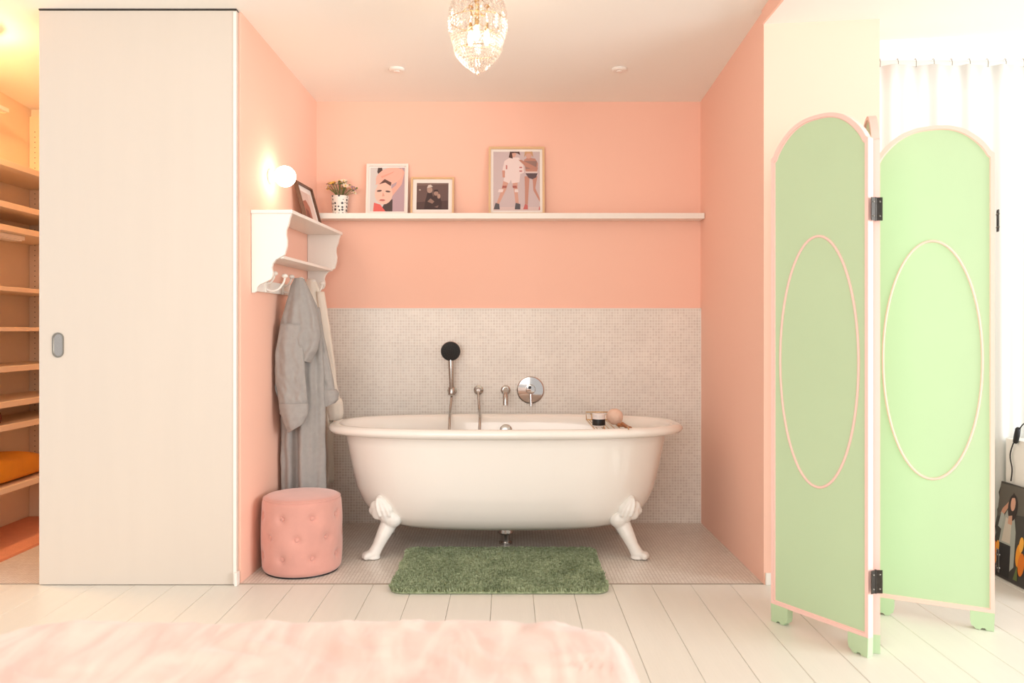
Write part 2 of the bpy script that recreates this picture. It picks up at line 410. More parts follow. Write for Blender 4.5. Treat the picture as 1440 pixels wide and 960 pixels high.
def claw(sx, sy):
    def L(r, t, z): return (TX + sx*r, TY + sy*t, z)
    q = MB()
    # knee, shank and paw
    q.tube([L(.552,.165,.185), L(.570,.205,.150), L(.592,.228,.105), L(.612,.240,.062), L(.628,.248,.032)], [.046,.040,.033,.028,.030], 14)
    q.ball(L(.545,.215,.184), .046, sc=(1.0,.9,.9)); q.ball(L(.575,.218,.207), .040)
    q.ball(L(.632,.250,.028), .030, sc=(1.1,1,.85))
    for k in (-1.05, -.35, .35, 1.05):                      # four toes
        a = math.atan2(.55, .85) * 0.6 + k * .42
        q.tube([L(.628, .250, .026), L(.628 + .042*math.cos(a), .250 + .042*math.sin(a), .024), L(.628 + .056*math.cos(a), .250 + .056*math.sin(a), .014)], [.017, .0150, .009], 10)
        q.ball(L(.628 + .046*math.cos(a), .250 + .046*math.sin(a), .020), .0155)
    q.lathe([(.030, .004), (.034, .007), (.034, .012), (.028, .016)], L(.632, .25, 0))
    # leaf shield on the tub flank
    for (r, t, z, s_) in ((.575,.235,.232,.034), (.592,.232,.256,.030), (.604,.226,.280,.022), (.628,.212,.245,.026), (.640,.206,.225,.022), (.615,.222,.215,.030)):
        q.ball(L(r, t, z), s_, sc=(1.05, .62, 1.1))
    for o_ in (-.02, 0.002, .024):                           # ribs and curls
        q.tube([L(.575+o_,.252,.205), L(.586+o_,.256,.235), L(.598+o_*.8,.250,.265), L(.606+o_*.4,.240,.293)], [.009,.009,.008,.006], 8)
    q.tube([L(.545+.016*math.cos(t_), .243, .196+.016*math.sin(t_)) for t_ in [k*.5 for k in range(11)]], .006, 8)
    for p in range(len(q.v)):
        if q.v[p][2] < .0035: q.v[p] = (q.v[p][0], q.v[p][1], .0035)
    o = q.build('claw_foot', 'foot_enamel', tub, smooth=180); mod_remesh(o, .0042)
for sx in (-1, 1):
    for sy in (-1, 1): claw(sx, sy)
b = MB(); b.lathe([(.028,.13),(.028,.085),(.040,.08),(.042,.062),(.030,.052),(.022,.05),(.022,.012),(.034,.012),(.034,.003)], (TX, TY + .03, 0))
b.build('drain_pipe', 'chrome_soft', tub, smooth=40)
b = MB(); b.lathe([(.034,0),(.034,.004),(.026,.009),(.010,.010)], (TX, TY + .309, .548), (0,-1,.12))
b.build('overflow_plate', 'chrome_soft', tub, smooth=40)
for x in (TX - .60, TX + .38):
    b = MB(); b.box(x, x + .22, TY-.02, TY+.02, .108, .128); b.build('cradle_bar', 'foot_enamel', tub, bevel=.004)

# ------------------------------------------------------------------ wall fittings above the tub
YT = YB - 0.0125
def wp(px, py, d=0.0): p = at(px, py, YT); return Vector((p.x, YT - d, p.z))
# hand shower with holder and hose
p0 = wp(636, 549); sh = thing('hand_shower', 'round black-faced hand shower on a chrome wall holder with hose', 'shower', (p0.x, YT, p0.z))
b = MB(); b.lathe([(.026,0),(.026,.006),(.017,.010),(.015,.045)], p0, (0,-1,0)); b.lathe([(.018,-.022),(.020,-.018),(.020,.020),(.018,.024)], p0 + Vector((0,-.05,0)), (0,.18,1))
b.build('holder', 'chrome_soft', sh, smooth=35)
hb = p0 + Vector((0,-.052,-.02)); hh = wp(635, 493, .072)
b = MB(); b.tube([hb, hb.lerp(hh, .3), hb.lerp(hh, .6), hh + Vector((0,.012,-.055)), hh + Vector((0,.012,-.01))], [.0125,.0135,.0150,.0155,.012], 18)
b.build('handle', 'chrome_soft', sh, smooth=50)
ax = Vector((.05,-1,-.16))
b = MB(); b.lathe([(.020,-.028),(.044,-.020),(.055,-.004),(.056,.004),(.0535,.008)], hh, ax, 40)
hdh = b.build('shower_head', 'chrome', sh, smooth=35)
b = MB(); b.lathe([(.0545,.006),(.0535,.0105),(.01,.012)], hh, ax, 40)
for rr, n in ((.014,8),(.026,14),(.038,20)):
    for k in range(n):
        a = 2*PI*k/n; u = ax.normalized().orthogonal().normalized(); v = ax.normalized().cross(u)
        b.ball(hh + ax.normalized()*.0115 + (u*math.cos(a) + v*math.sin(a))*rr, .0022, 6, 4)
b.build('spray_face', 'black_plastic', hdh, smooth=35)
ou = wp(673, 548)
def bez(pts, n=14):
    P = [Vector(p) for p in pts]; P = [2*P[0]-P[1]] + P + [2*P[-1]-P[-2]]; out = []
    for i in range(1, len(P)-2):
        for k in range(n):
            t = k/n; a, b_, c, d = P[i-1], P[i], P[i+1], P[i+2]
            out.append(.5*((2*b_) + (c-a)*t + (2*a-5*b_+4*c-d)*t*t + (3*b_-a-3*c+d)*t**3))
    return out + [P[-2]]
hose = bez([hb + Vector((0,0,-.01)), wp(635, 575, .11), Vector((-.322, 4.42, .60)), Vector((-.315, 4.34, .40)), Vector((-.24, 4.32, .27)), Vector((-.17, 4.34, .40)), Vector((-.158, 4.40, .60)), wp(675, 575, .10), ou + Vector((0,-.052,-.02)), ou + Vector((0,-.042,-.002))])
b = MB(); b.tube(hose, .0072, 10); b.build('hose', 'chrome_soft', sh, smooth=180)
b = MB(); b.lathe([(.027,0),(.027,.006),(.020,.010),(.014,.012),(.014,.045),(.010,.050)], ou, (0,-1,0)); b.build('hose_outlet', 'chrome_soft', sh, smooth=35)
# spout
sp0 = wp(711, 548); sp = thing('bath_spout', 'small chrome wall spout curving down over the tub', 'tap', (sp0.x, YT, sp0.z))
b = MB(); b.lathe([(.027,0),(.027,.006),(.022,.010),(.016,.012)], sp0, (0,-1,0)); b.build('wall_flange', 'chrome_soft', sp, smooth=35)
b = MB(); b.tube(bez([sp0, sp0 + Vector((0,-.05,0)), sp0 + Vector((0,-.10,-.004)), sp0 + Vector((0,-.135,-.028)), sp0 + Vector((0,-.145,-.075))], 8), .0145, 18); b.build('spout_pipe', 'chrome_soft', sp, smooth=60)
# mixer
mx0 = wp(746, 548); mxr = thing('bath_mixer', 'large round polished chrome mixer plate with lever', 'tap', (mx0.x, YT, mx0.z))
b = MB(); b.lathe([(.077,0),(.077,.006),(.072,.010),(.03,.012)], mx0, (0,-1,0), 48); b.build('plate', 'chrome', mxr, smooth=35)
b = MB(); b.lathe([(.027,.010),(.027,.045),(.024,.052),(.006,.053)], mx0 + Vector((0,0,.006)), (0,-1,0)); b.build('body', 'chrome', mxr, smooth=35)
b = MB(); b.tube([mx0 + Vector((0,-.036,-.012)), mx0 + Vector((.001,-.042,-.045)), mx0 + Vector((.002,-.05,-.088))], [.010,.0085,.0075], 12); b.build('lever', 'chrome', mxr, smooth=60)
b = MB(); b.lathe([(.009,0),(.009,.006),(.004,.007)], mx0 + Vector((-.006,-.052,.018)), (0,-1,0), 16); b.build('diverter_button', 'black_plastic', mxr, smooth=35)

# ------------------------------------------------------------------ bath caddy and what lies on it
cy = thing('bath_caddy', 'brass wire caddy laid across the bathtub', 'bath rack', (.51, 4.165, .612))
b = MB(); xl, xr, yf, yb, zt = .418, .590, 3.905, 4.425, .612
b.tube([(xl,yf,zt),(xr,yf,zt),(xr,yb,zt),(xl,yb,zt)], .004, 8, close=True); b.build('outer_frame', 'brass', cy, smooth=60)
for k in range(6):
    x = xl + (k + .5) * (xr - xl) / 6
    b = MB(); b.tube([(x, yf, zt), (x, yb, zt)], .0026, 8); b.build('rod', 'brass', cy, smooth=60)
b = MB(); b.tube([(xl, yb - .01, zt), (xl - .004, yb - .01, zt + .042), (xr - .05, yb - .01, zt + .042), (xr - .05, yb - .01, zt)], .003, 8); b.build('book_rest', 'brass', cy, smooth=60)
for x in (xl + .03, xr - .03):
    b = MB(); b.tube([(x, yf, zt), (x, yf - .03, zt + .028), (x, yf - .062, zt + .0265), (x, yf - .075, zt + .020)], .003, 8); b.build('rim_hook', 'brass', cy, smooth=60)
    b = MB(); b.tube([(x, yb, zt), (x, yb + .03, zt + .028), (x, yb + .062, zt + .0265), (x, yb + .075, zt + .020)], .003, 8); b.build('rim_hook', 'brass', cy, smooth=60)
zc_ = zt + .0032; jc = (.447, 4.08, zc_)
jar = thing('cosmetic_jar', 'small white jar with black label on the bath caddy', 'jar', jc)
b = MB(); b.lathe([(.028,.0),(.032,.004),(.032,.046),(.028,.050)], jc); b.build('glass_body', 'jar_white', jar, smooth=40)
b = MB(); b.lathe([(.0326,.008),(.0328,.009),(.0328,.038),(.0326,.039)], jc); b.build('label_band', 'black_plastic', jar, smooth=40)
b = MB(); b.lathe([(.0305,.047),(.0315,.049),(.0315,.064),(.028,.066)], jc); b.build('lid', 'jar_white', jar, smooth=40)
sc_ = Vector((.538, 4.17, zc_ + .0400)); b = MB(); q = []
for i in range(1, 16):
    t = PI*i/16; q.append([sc_ + Vector((math.sin(t)*math.cos(a), math.sin(t)*math.sin(a), .95*math.cos(t))) * (.0425*(1+.035*math.sin(9*a)*math.sin(5*t) + .03*noise.noise(Vector((math.sin(t)*math.cos(a)*3, math.sin(t)*math.sin(a)*3, math.cos(t)*3))))) for a in [2*PI*k/36 for k in range(36)]])
b.loft(q); tag(b.build('bath_sponge', 'sponge', base=(sc_.x, sc_.y, zc_), smooth=180), 'round peach bath sponge on the bath caddy', 'sponge')
br = thing('bath_brush', 'wooden handled bath brush lying beside the sponge', 'brush', (.57, 3.99, zc_))
b = MB(); b.tube([(.563,4.065,zc_+.0165),(.570,4.03,zc_+.013),(.577,3.97,zc_+.010),(.582,3.925,zc_+.010)], [.009,.0075,.008,.009], 12); b.build('handle', 'brush_wood', br, smooth=60)
b = MB(); b.lathe([(.018,0),(.022,.004),(.022,.012),(.018,.015)], (.562,4.085,zc_)); b.build('head', 'brush_wood', br, smooth=40)

# ------------------------------------------------------------------ bath mat
MX0, MX1, MY0, MY1 = -.500, .418, 3.395, 4.05
bm_ = thing('bath_mat', 'green shaggy bath mat with rounded corners before the tub', 'rug', ((MX0+MX1)/2, (MY0+MY1)/2, .002))
def rrect(x0, x1, y0, y1, r, z, n=8):
    P = []
    for cx_, cy_, a0 in ((x1-r, y1-r, 0), (x0+r, y1-r, PI/2), (x0+r, y0+r, PI), (x1-r, y0+r, 1.5*PI)):
        for k in range(n+1): a = a0 + PI/2*k/n; P.append((cx_ + r*math.cos(a), cy_ + r*math.sin(a), z))
    return P
b = MB(); b.loft([rrect(MX0, MX1, MY0, MY1, .06, .003), rrect(MX0-.002, MX1+.002, MY0-.002, MY1+.002, .062, .007), rrect(MX0+.004, MX1-.004, MY0+.004, MY1-.004, .057, .011)])
b.build('backing', 'mat_green', bm_, smooth=60)
b = MB(); rm = random.Random(3); r_ = .055
while len(b.f) < 60000:
    x, y = rm.uniform(MX0, MX1), rm.uniform(MY0, MY1)
    ex, ey = max(MX0 + r_ - x, x - MX1 + r_, 0), max(MY0 + r_ - y, y - MY1 + r_, 0)
    if ex*ex + ey*ey > r_*r_: continue
    a = rm.uniform(0, 2*PI); h_ = rm.uniform(.011, .019); wv = .0026
    n1 = noise.noise(Vector((x*9, y*9, 0))); n2 = noise.noise(Vector((x*9, y*9, 7)))
    lx, ly = .010*n1 + rm.uniform(-.006,.006), .010*n2 + rm.uniform(-.006,.006)
    ca, sa = math.cos(a)*wv, math.sin(a)*wv
    k = len(b.v); z = .009
    b.v += [(x-ca, y-sa, z), (x+ca, y+sa, z), (x+lx+ca*.6, y+ly+sa*.6, z+h_), (x+lx-ca*.6, y+ly-sa*.6, z+h_)]
    b.f.append((k, k+1, k+2, k+3)); b.mi.append(0)
me = bpy.data.meshes.new('pile'); o_ = wl(bm_)
me.from_pydata([(x-o_.x, y-o_.y, z-o_.z) for x, y, z in b.v], [], b.f); me.materials.append(M['mat_green'])
o = bpy.data.objects.new('pile', me); C.objects.link(o); o.parent = bm_; o['kind'] = 'stuff'

# ------------------------------------------------------------------ pouf
PXc, PYc, PR, PH = -.951, 3.757, .184, .345
pf = thing('pouf', 'round pink velvet tufted pouf on the mosaic floor', 'pouf', (PXc, PYc, .002))
rowz = [(.265, -16), (.175, 6.5), (.088, -16)]
btn = []
for z, off in rowz:
    for k in range(8): btn.append((math.radians(off + 45*k), z))
def pouf_r(z):
    t = (z - .17) / .17
    return PR * (1 - .05 * t * t)
def pouf_pt(th, z, r):          # th measured from the direction to the camera
    d = 0
    for bt, bz in btn:
        da = (th - bt + PI) % (2*PI) - PI
        dd = math.hypot(da * PR, z - bz)
        d += .014 * math.exp(-(dd/.017)**2) + .005 * math.exp(-(dd/.04)**2)
    rr = r - d
    return (PXc + rr*math.sin(th), PYc - rr*math.cos(th), z)
b = MB(); rings = []; N = 144
for z, k in ((.006,.90),(.010,.95),(.018,.985)): rings.append([(PXc + pouf_r(z)*k*math.sin(2*PI*i/N), PYc - pouf_r(z)*k*math.cos(2*PI*i/N), z) for i in range(N)])
for j in range(46):
    z = .026 + j * (.318 - .026) / 45; rings.append([pouf_pt(2*PI*i/N, z, pouf_r(z)) for i in range(N)])
for z, k in ((.328,.985),(.337,.955),(.343,.91),(.346,.84),(.349,.6),(.351,.3),(.351,.02)): rings.append([(PXc + pouf_r(.33)*k*math.sin(2*PI*i/N), PYc - pouf_r(.33)*k*math.cos(2*PI*i/N), z) for i in range(N)])
b.loft(rings); b.build('cushion', 'velvet_pink', pf, smooth=180)
q = MB(); q.tube([(PXc + pouf_r(.33)*.968*math.sin(2*PI*i/72), PYc - pouf_r(.33)*.968*math.cos(2*PI*i/72), .3345) for i in range(72)], .0035, 8, close=True); q.build('piping', 'velvet_pink', pf, smooth=180)
for bt, bz in btn:
    rr = pouf_r(bz) - .017; c = Vector((PXc + rr*math.sin(bt), PYc - rr*math.cos(bt), bz))
    q = MB(); q.lathe([(.010,-.002),(.0105,.003),(.0075,.0065),(.001,.008)], c, (math.sin(bt), -math.cos(bt), 0), 14); q.build('button', 'velvet_pink', pf, smooth=180)
b = MB(); b.lathe([(.165,.0),(.165,.008)], (PXc, PYc, .0022), seg=48); b.build('base_plate', 'black_plastic', pf)

# ------------------------------------------------------------------ wall rack on the left wall
RN, RFAR = 3.66, 4.50
def R(d, y, z): return Vector((wallx(y) + .0015 + d, y, z))
rk = thing('wall_rack', 'white scalloped wooden wall rack with two shelves and coat hooks', 'rack', (wallx(4.0), 4.08, 1.27))
crop = [(75,400),(302,400),(292,425),(286,455),(272,492),(271,520),(277,552),(276,580),(270,605),(262,632),(240,645),(212,660),(196,682),(190,706),(196,732),(194,752),(184,770),(150,788),(122,800),(108,815),(104,838),(90,846),(76,845)]
profile = []
for cx_, cy_ in crop:
    px, py = 340 + cx_/4, 200 + cy_/4
    profile.append(((px - 358.75) * RN / F, CH + (PY - py) * RN / F))
for y0 in (RN, RFAR - .018):
    b = MB(); b.prism([R(d, y0, z) for d, z in profile], [R(d, y0 + .018, z) for d, z in profile]); b.build('side_panel', 'white_lacquer', rk, bevel=.0015)
ztop = CH + (PY - 300) * RN / F; zmid = CH + (PY - 358.5) * RN / F
def board(name, d0, d1, y0, y1, z0, z1):
    b = MB(); b.hexa([R(d0,y0,z0),R(d1,y0,z0),R(d1,y1,z0),R(d0,y1,z0)], [R(d0,y0,z1),R(d1,y0,z1),R(d1,y1,z1),R(d0,y1,z1)])
    return b.build(name, 'white_lacquer', rk, bevel=.002)
board('shelf', 0, .186, RN - .008, RFAR + .008, ztop, ztop + .016)
board('shelf', 0, .138, RN + .018, RFAR - .018, zmid - .014, zmid)
board('hook_rail', 0, .016, RN + .018, RFAR - .018, 1.272, 1.325)
def coat_hook(y):
    h = MB(); zc = 1.300
    h.hexa([R(.016,y-.012,zc-.028),R(.021,y-.012,zc-.028),R(.021,y+.012,zc-.028),R(.016,y+.012,zc-.028)], [R(.016,y-.012,zc+.028),R(.021,y-.012,zc+.028),R(.021,y+.012,zc+.028),R(.016,y+.012,zc+.028)])
    h.tube(bez([R(.018,y,zc-.012), R(.045,y,zc-.022), R(.075,y,zc-.012), R(.098,y,zc+.018), R(.104,y,zc+.040)], 6), .0052, 8)
    h.tube(bez([R(.018,y,zc+.012), R(.036,y,zc+.018), R(.050,y,zc+.034), R(.056,y,zc+.052)], 6), .0050, 8)
    hk = h.build('coat_hook', 'white_lacquer', rk, smooth=50)
    for d, z in ((.104, zc+.048), (.057, zc+.060)):
        k = MB(); k.ball(R(d, y, z), .013, sc=(1.15,1.15,.8)); k.build('knob', 'white_lacquer', hk, smooth=180)
for y in (3.80, 4.04, 4.40): coat_hook(y)

# globe lamp on the left wall
gy = 3.90; gc = Vector((wallx(gy) + .074, gy, CH + .729))
gl_ = thing('globe_wall_lamp', 'glowing round white globe lamp on the pink side wall', 'lamp', (wallx(gy), gy, gc.z))
b = MB(); b.lathe([(.036,.0005),(.036,.010),(.028,.014),(.022,.018),(.022,.045)], (wallx(gy), gy, gc.z), (1,0,0)); b.build('wall_mount', 'white_lacquer', gl_, smooth=40)
b = MB(); b.ball(gc, .050, 32, 20); b.build('globe', 'globe', gl_, smooth=180)

# ------------------------------------------------------------------ framed pictures
def picture(name, label, org, ux, up, nrm, W, H, fw, fmat, matw, polys, depth=.016, group=None):
    """frame with mount and print; org is the lower left corner of the back, ux/up/nrm unit vectors"""
    ux, up, nrm = Vector(ux).normalized(), Vector(up).normalized(), Vector(nrm).normalized(); org = Vector(org)
    t = thing(name, label, 'picture', org, group)
    def P(u, v, d): return org + ux*u + up*v + nrm*d
    def rc(i, d): return [P(i,i,d), P(W-i,i,d), P(W-i,H-i,d), P(i,H-i,d)]
    b = MB(); b.ringprism(rc(0,depth), rc(fw,depth), rc(0,0), rc(fw,0)); b.build('frame', fmat, t)
    b = MB(); b.prism(rc(fw*.5,.001), rc(fw*.5,.005)); b.build('mount_board', 'paper', t)
    i = fw + matw; w_, h_ = W - 2*i, H - 2*i
    b = MB(); mats = []
    for n, (col, pts) in enumerate(polys):
        k = flat(*col)
        if k not in mats: mats.append(k)
        b.m = mats.index(k); d = .0053 + n * .00006
        vs_ = [P(i + max(0,min(1,u))*w_, i + max(0,min(1,v))*h_, d) for u, v in pts]
        b.add(vs_, [tuple(range(len(vs_)))])
    me = bpy.data.meshes.new('print'); me.from_pydata([Vector(v) - org for v in b.v], [], b.f)
    for k in mats: me.materials.append(M[k])
    me.polygons.foreach_set('material_index', b.mi); me.update()
    # face the viewer
    bm2 = bmesh.new(); bm2.from_mesh(me)
    for f in bm2.faces:
        f.normal_update()
        if f.normal.dot(nrm) < 0: f.normal_flip()
    bm2.to_mesh(me); bm2.free()
    o = bpy.data.objects.new('print', me); C.objects.link(o); o.parent = t
    return t
def ell(cx_, cy_, a, bb, n=20, rot=0): return [(cx_ + a*math.cos(2*PI*k/n)*math.cos(rot) - bb*math.sin(2*PI*k/n)*math.sin(rot), cy_ + a*math.cos(2*PI*k/n)*math.sin(rot) + bb*math.sin(2*PI*k/n)*math.cos(rot)) for k in range(n)]
FULL = [(0,0),(1,0),(1,1),(0,1)]

# ledge
LZ = CH + .643; LY0 = YB - .105
lg = thing('picture_ledge', 'long narrow white picture ledge across the pink back wall', 'shelf', (0, YB, LZ - .03))
b = MB(); b.box(wallx(YB) + .004, 1.086, LY0, YB - .0005, LZ - .027, LZ); b.build('board', 'white_lacquer', lg, bevel=.002)
b = MB(); b.box(wallx(YB) + .004, 1.086, LY0 - .006, LY0, LZ - .027, LZ + .004); b.build('front_lip', 'white_lacquer', lg, bevel=.0015)

def on_ledge(x0, x1, ytop, name, label, fw, fmat, matw, polys):
    D = 4.60; a = at(x0, 302, D); c = at(x1, ytop, D)
    W = c.x - a.x; H = c.z - LZ - .001
    lean = .035 / H
    up = Vector((0, math.sin(lean), math.cos(lean))); nr = Vector((0, -math.cos(lean), math.sin(lean)))
    return picture(name, label, (a.x, YB - .004 - .035, LZ + .0008), (1,0,0), up, nr, W, H, fw, fmat, matw, polys, group='framed pictures on the ledge')
skin, skin2 = (238,196,178), (226,166,148)
p1 = [((214,208,204), FULL), ((188,160,168), [(.62,0),(1,0),(1,1),(.62,1)]), ((74,60,58), [(.22,1),(.34,1),(.36,.9),(.25,.82),(.2,.9)]),
      ((74,60,58), [(.30,0),(.66,0),(.66,.28),(.45,.22)]), ((236,176,158), [(.60,.30),(.92,.62),(1.0,.9),(.9,1),(.75,.6),(.60,.5)]),
      ((226,104,96), [(.10,0),(.46,0),(.30,.16),(.12,.20)]),
      ((240,186,168), ell(.55,.80,.40,.20,24,.25)), (skin, ell(.40,.40,.26,.24)), (skin, [(.16,.42),(.64,.40),(.60,.60),(.22,.62)]), ((240,184,166), [(.16,.60),(.20,.82),(.38,.96),(.70,.98),(.92,.90),(.84,.74),(.62,.66),(.60,.56),(.40,.72)]),
      ((232,164,146), [(.30,.80),(.70,.92),(.66,.88),(.34,.76)]), ((96,66,60), [(.26,.62),(.42,.74),(.62,.66),(.60,.58),(.44,.66)]),
      ((98,76,72), ell(.27,.47,.075,.022,12,.1)), ((98,76,72), ell(.52,.455,.075,.022,12,-.1)), ((196,110,104), ell(.36,.255,.085,.022)), ((222,160,142), [(.38,.44),(.43,.35),(.35,.34)])]
on_ledge(514, 573, 228, 'framed_portrait', 'white framed portrait of a woman in a pink head towel', .013, 'frame_white', .008, p1)
dk = (106,82,78)
p2 = [(dk, FULL), ((84,62,60), [(0,0),(1,0),(1,.34),(0,.28)]), ((128,102,94), [(0,.9),(1,.95),(1,1),(0,1)]),
      ((62,44,44), [(.24,.02),(.28,.36),(.34,.62),(.46,.66),(.54,.42),(.50,.02)]), ((66,46,46), [(.48,.02),(.52,.48),(.60,.58),(.72,.52),(.80,.26),(.78,.02)]),
      ((176,146,132), ell(.41,.74,.085,.12)), ((214,200,190), [(.32,.80),(.36,.92),(.44,.94),(.51,.86),(.42,.84)]), ((168,134,120), ell(.61,.62,.07,.10)), ((54,38,38), [(.53,.62),(.55,.74),(.66,.75),(.70,.6),(.66,.68),(.57,.68)]),
      ((180,146,130), ell(.70,.50,.05,.09)), ((150,118,106), [(.34,.30),(.44,.42),(.56,.30),(.50,.22)]), ((190,170,160), ell(.10,.74,.03,.03)), ((130,100,92), [(.56,.10),(.70,.16),(.66,.06)])]
on_ledge(577, 638, 247, 'framed_photograph', 'small pale wood framed dark brown photograph of figures', .010, 'oak_pale', .022, p2)
wt = (236,216,212)
p3 = [((206,186,186), FULL), ((220,196,192), [(0,0),(1,0),(1,.06),(0,.06)]),
      # figure in the white outfit
      ((212,160,142), [(.22,.52),(.34,.52),(.28,.36),(.12,.10),(.06,.10),(.18,.36)]), ((212,160,142), [(.40,.52),(.52,.52),(.52,.36),(.55,.10),(.48,.10),(.44,.36)]),
      (wt, [(.24,.84),(.36,.90),(.54,.90),(.64,.82),(.66,.64),(.58,.62),(.56,.48),(.40,.46),(.38,.52),(.34,.46),(.22,.50),(.26,.66)]), (wt, [(.24,.84),(.30,.80),(.26,.66),(.19,.66)]),
      ((208,150,132), [(.19,.68),(.25,.68),(.25,.56),(.20,.56)]), ((216,164,146), ell(.42,.96,.07,.06)), ((84,52,46), [(.33,.90),(.36,1),(.56,1),(.58,.94),(.52,.97),(.46,.98),(.40,.97),(.42,.88)]),
      ((188,96,92), [(.56,.66),(.62,.66),(.62,.68),(.56,.68)]), ((188,96,92), [(.56,.72),(.62,.72),(.62,.74),(.56,.74)]), ((196,118,112), [(.27,.70),(.30,.70),(.30,.77),(.27,.77)]),
      ((170,96,86), [(.20,.42),(.29,.42),(.28,.38),(.19,.38)]), ((170,96,86), [(.41,.42),(.50,.42),(.51,.38),(.42,.38)]), (wt, [(.12,.36),(.22,.36),(.20,.31),(.10,.31)]), (wt, [(.46,.36),(.53,.36),(.54,.31),(.46,.31)]),
      ((92,86,90), [(.01,.02),(.14,.02),(.13,.11),(.05,.13)]), ((92,86,90), [(.46,.02),(.58,.02),(.58,.11),(.48,.13)]),
      # figure in the dark shorts
      ((196,140,122), [(.67,.58),(.78,.58),(.76,.36),(.74,.10),(.68,.10),(.68,.36)]), ((196,140,122), [(.84,.58),(.95,.58),(.90,.38),(1.0,.20),(1.0,.14),(.86,.34)]),
      ((190,134,116), [(.66,.86),(.74,.90),(.90,.88),(.96,.80),(.94,.64),(.70,.64)]), ((150,116,108), [(.66,.84),(.94,.84),(.92,.72),(.70,.70)]), ((190,134,116), [(.54,.86),(.60,.86),(.96,.72),(.94,.67),(.70,.74)]),
      ((92,72,76), [(.69,.63),(.95,.63),(.92,.56),(.84,.53),(.76,.55)]), ((232,212,206), [(.69,.64),(.95,.64),(.95,.66),(.69,.66)]),
      ((214,164,146), ell(.76,.94,.065,.06)), ((206,160,118), [(.66,.90),(.68,1),(.84,1),(.86,.90),(.80,.97),(.72,.97)]),
      ((204,106,100), [(.64,.02),(.74,.02),(.74,.09),(.68,.11)]), ((204,106,100), [(.97,.01),(1,.01),(1,.08),(.98,.06)])]
on_ledge(687, 766, 204, 'framed_poster', 'tall pale wood framed picture of two roller skaters', .012, 'oak_pale', .014, p3)
# small frame leaning on the rack
W_, H_ = .27, .235; y0 = 4.21
base = Vector((wallx(y0) + .075, y0, ztop + .0175)); yy = Vector((wallx(y0 + W_) - wallx(y0), W_, 0)).normalized()
lean = math.asin(.062 / H_); upv = (Vector((-1,0,0))*math.sin(lean) + Vector((0,0,1))*math.cos(lean))
nr = yy.cross(upv).normalized()
p4 = [((222,196,186), FULL), ((176,112,92), [(0,0),(.62,0),(.62,.5),(.4,.72),(0,.6)]), ((130,74,60), [(.1,0),(.5,0),(.42,.32),(.2,.4)]), ((236,214,204), [(.66,0),(1,0),(1,1),(.72,1)])]
picture('framed_picture', 'dark framed picture leaning on the white wall rack', base, yy, upv, nr, W_, H_, .009, 'frame_brown', .03, p4, depth=.018)

# vase with flowers
vx = at(478, 302, 4.60).x; vb = Vector((vx, 4.60, LZ + .0008))
vs_ = thing('flower_vase', 'small white vase with black dots on the ledge', 'vase', vb)
b = MB(); b.lathe([(.036,0),(.040,.002),(.043,.050),(.049,.104),(.047,.105),(.041,.05),(.036,.008),(.002,.007)], vb, seg=40); b.build('vessel', 'vase_print', vs_, smooth=40)
bq = thing('flower_bouquet', 'bunch of cream and lilac flowers in the dotted vase', 'flowers', vb + Vector((0,0,.012)))
rf = random.Random(11)
for k in range(38):
    a = rf.uniform(0, 2*PI); e = rf.uniform(.15, 1.0)
    tip = vb + Vector((math.cos(a)*.098*e, math.sin(a)*.050*e - .012, .108 + .072*(1.1 - .75*e*e) + rf.uniform(-.012,.012)))
    root = vb + Vector((math.cos(a)*.015, math.sin(a)*.015, .015)); mid = vb + Vector((math.cos(a)*.032*e, math.sin(a)*.030*e, .104))
    b = MB(); b.tube(bez([root, mid, tip], 5), .0013, 6); st = b.build('stem', 'stem', bq, smooth=180)
    d = (tip - mid).normalized() + Vector((0,-.5,.2)); d.normalize(); u = d.orthogonal().normalized(); v = d.cross(u)
    if k % 5 == 4:
        for s_ in range(2):
            b = MB(); l = (u*math.cos(s_*2.4+a) + v*math.sin(s_*2.4+a)); pp = tip - d*.012*s_; wd = d.cross(l)
            b.add([pp, pp + l*.012 + wd*.006 + d*.004, pp + l*.026, pp + l*.012 - wd*.006 + d*.004], [(0,1,2,3)]); b.build('leaf', 'leaf', st)
        continue
    fm = ['petal_white', 'petal_white', 'petal_yellow', 'petal_lilac', 'petal_peach', 'petal_white'][k % 6]
    b = MB(); n = 7; rad = rf.uniform(.015, .023)
    for p in range(n):
        t = 2*PI*p/n; l = u*math.cos(t) + v*math.sin(t); wd = d.cross(l)
        b.add([tip, tip + l*rad*.55 + wd*rad*.33 + d*.003, tip + l*rad + d*.002, tip + l*rad*.55 - wd*rad*.33 + d*.003], [(0,1,2,3)])
    fl = b.build('blossom', fm, st)
    b = MB(); b.ball(tip + d*.002, .004, 8, 6); b.build('flower_eye', 'petal_yellow', st, smooth=180)

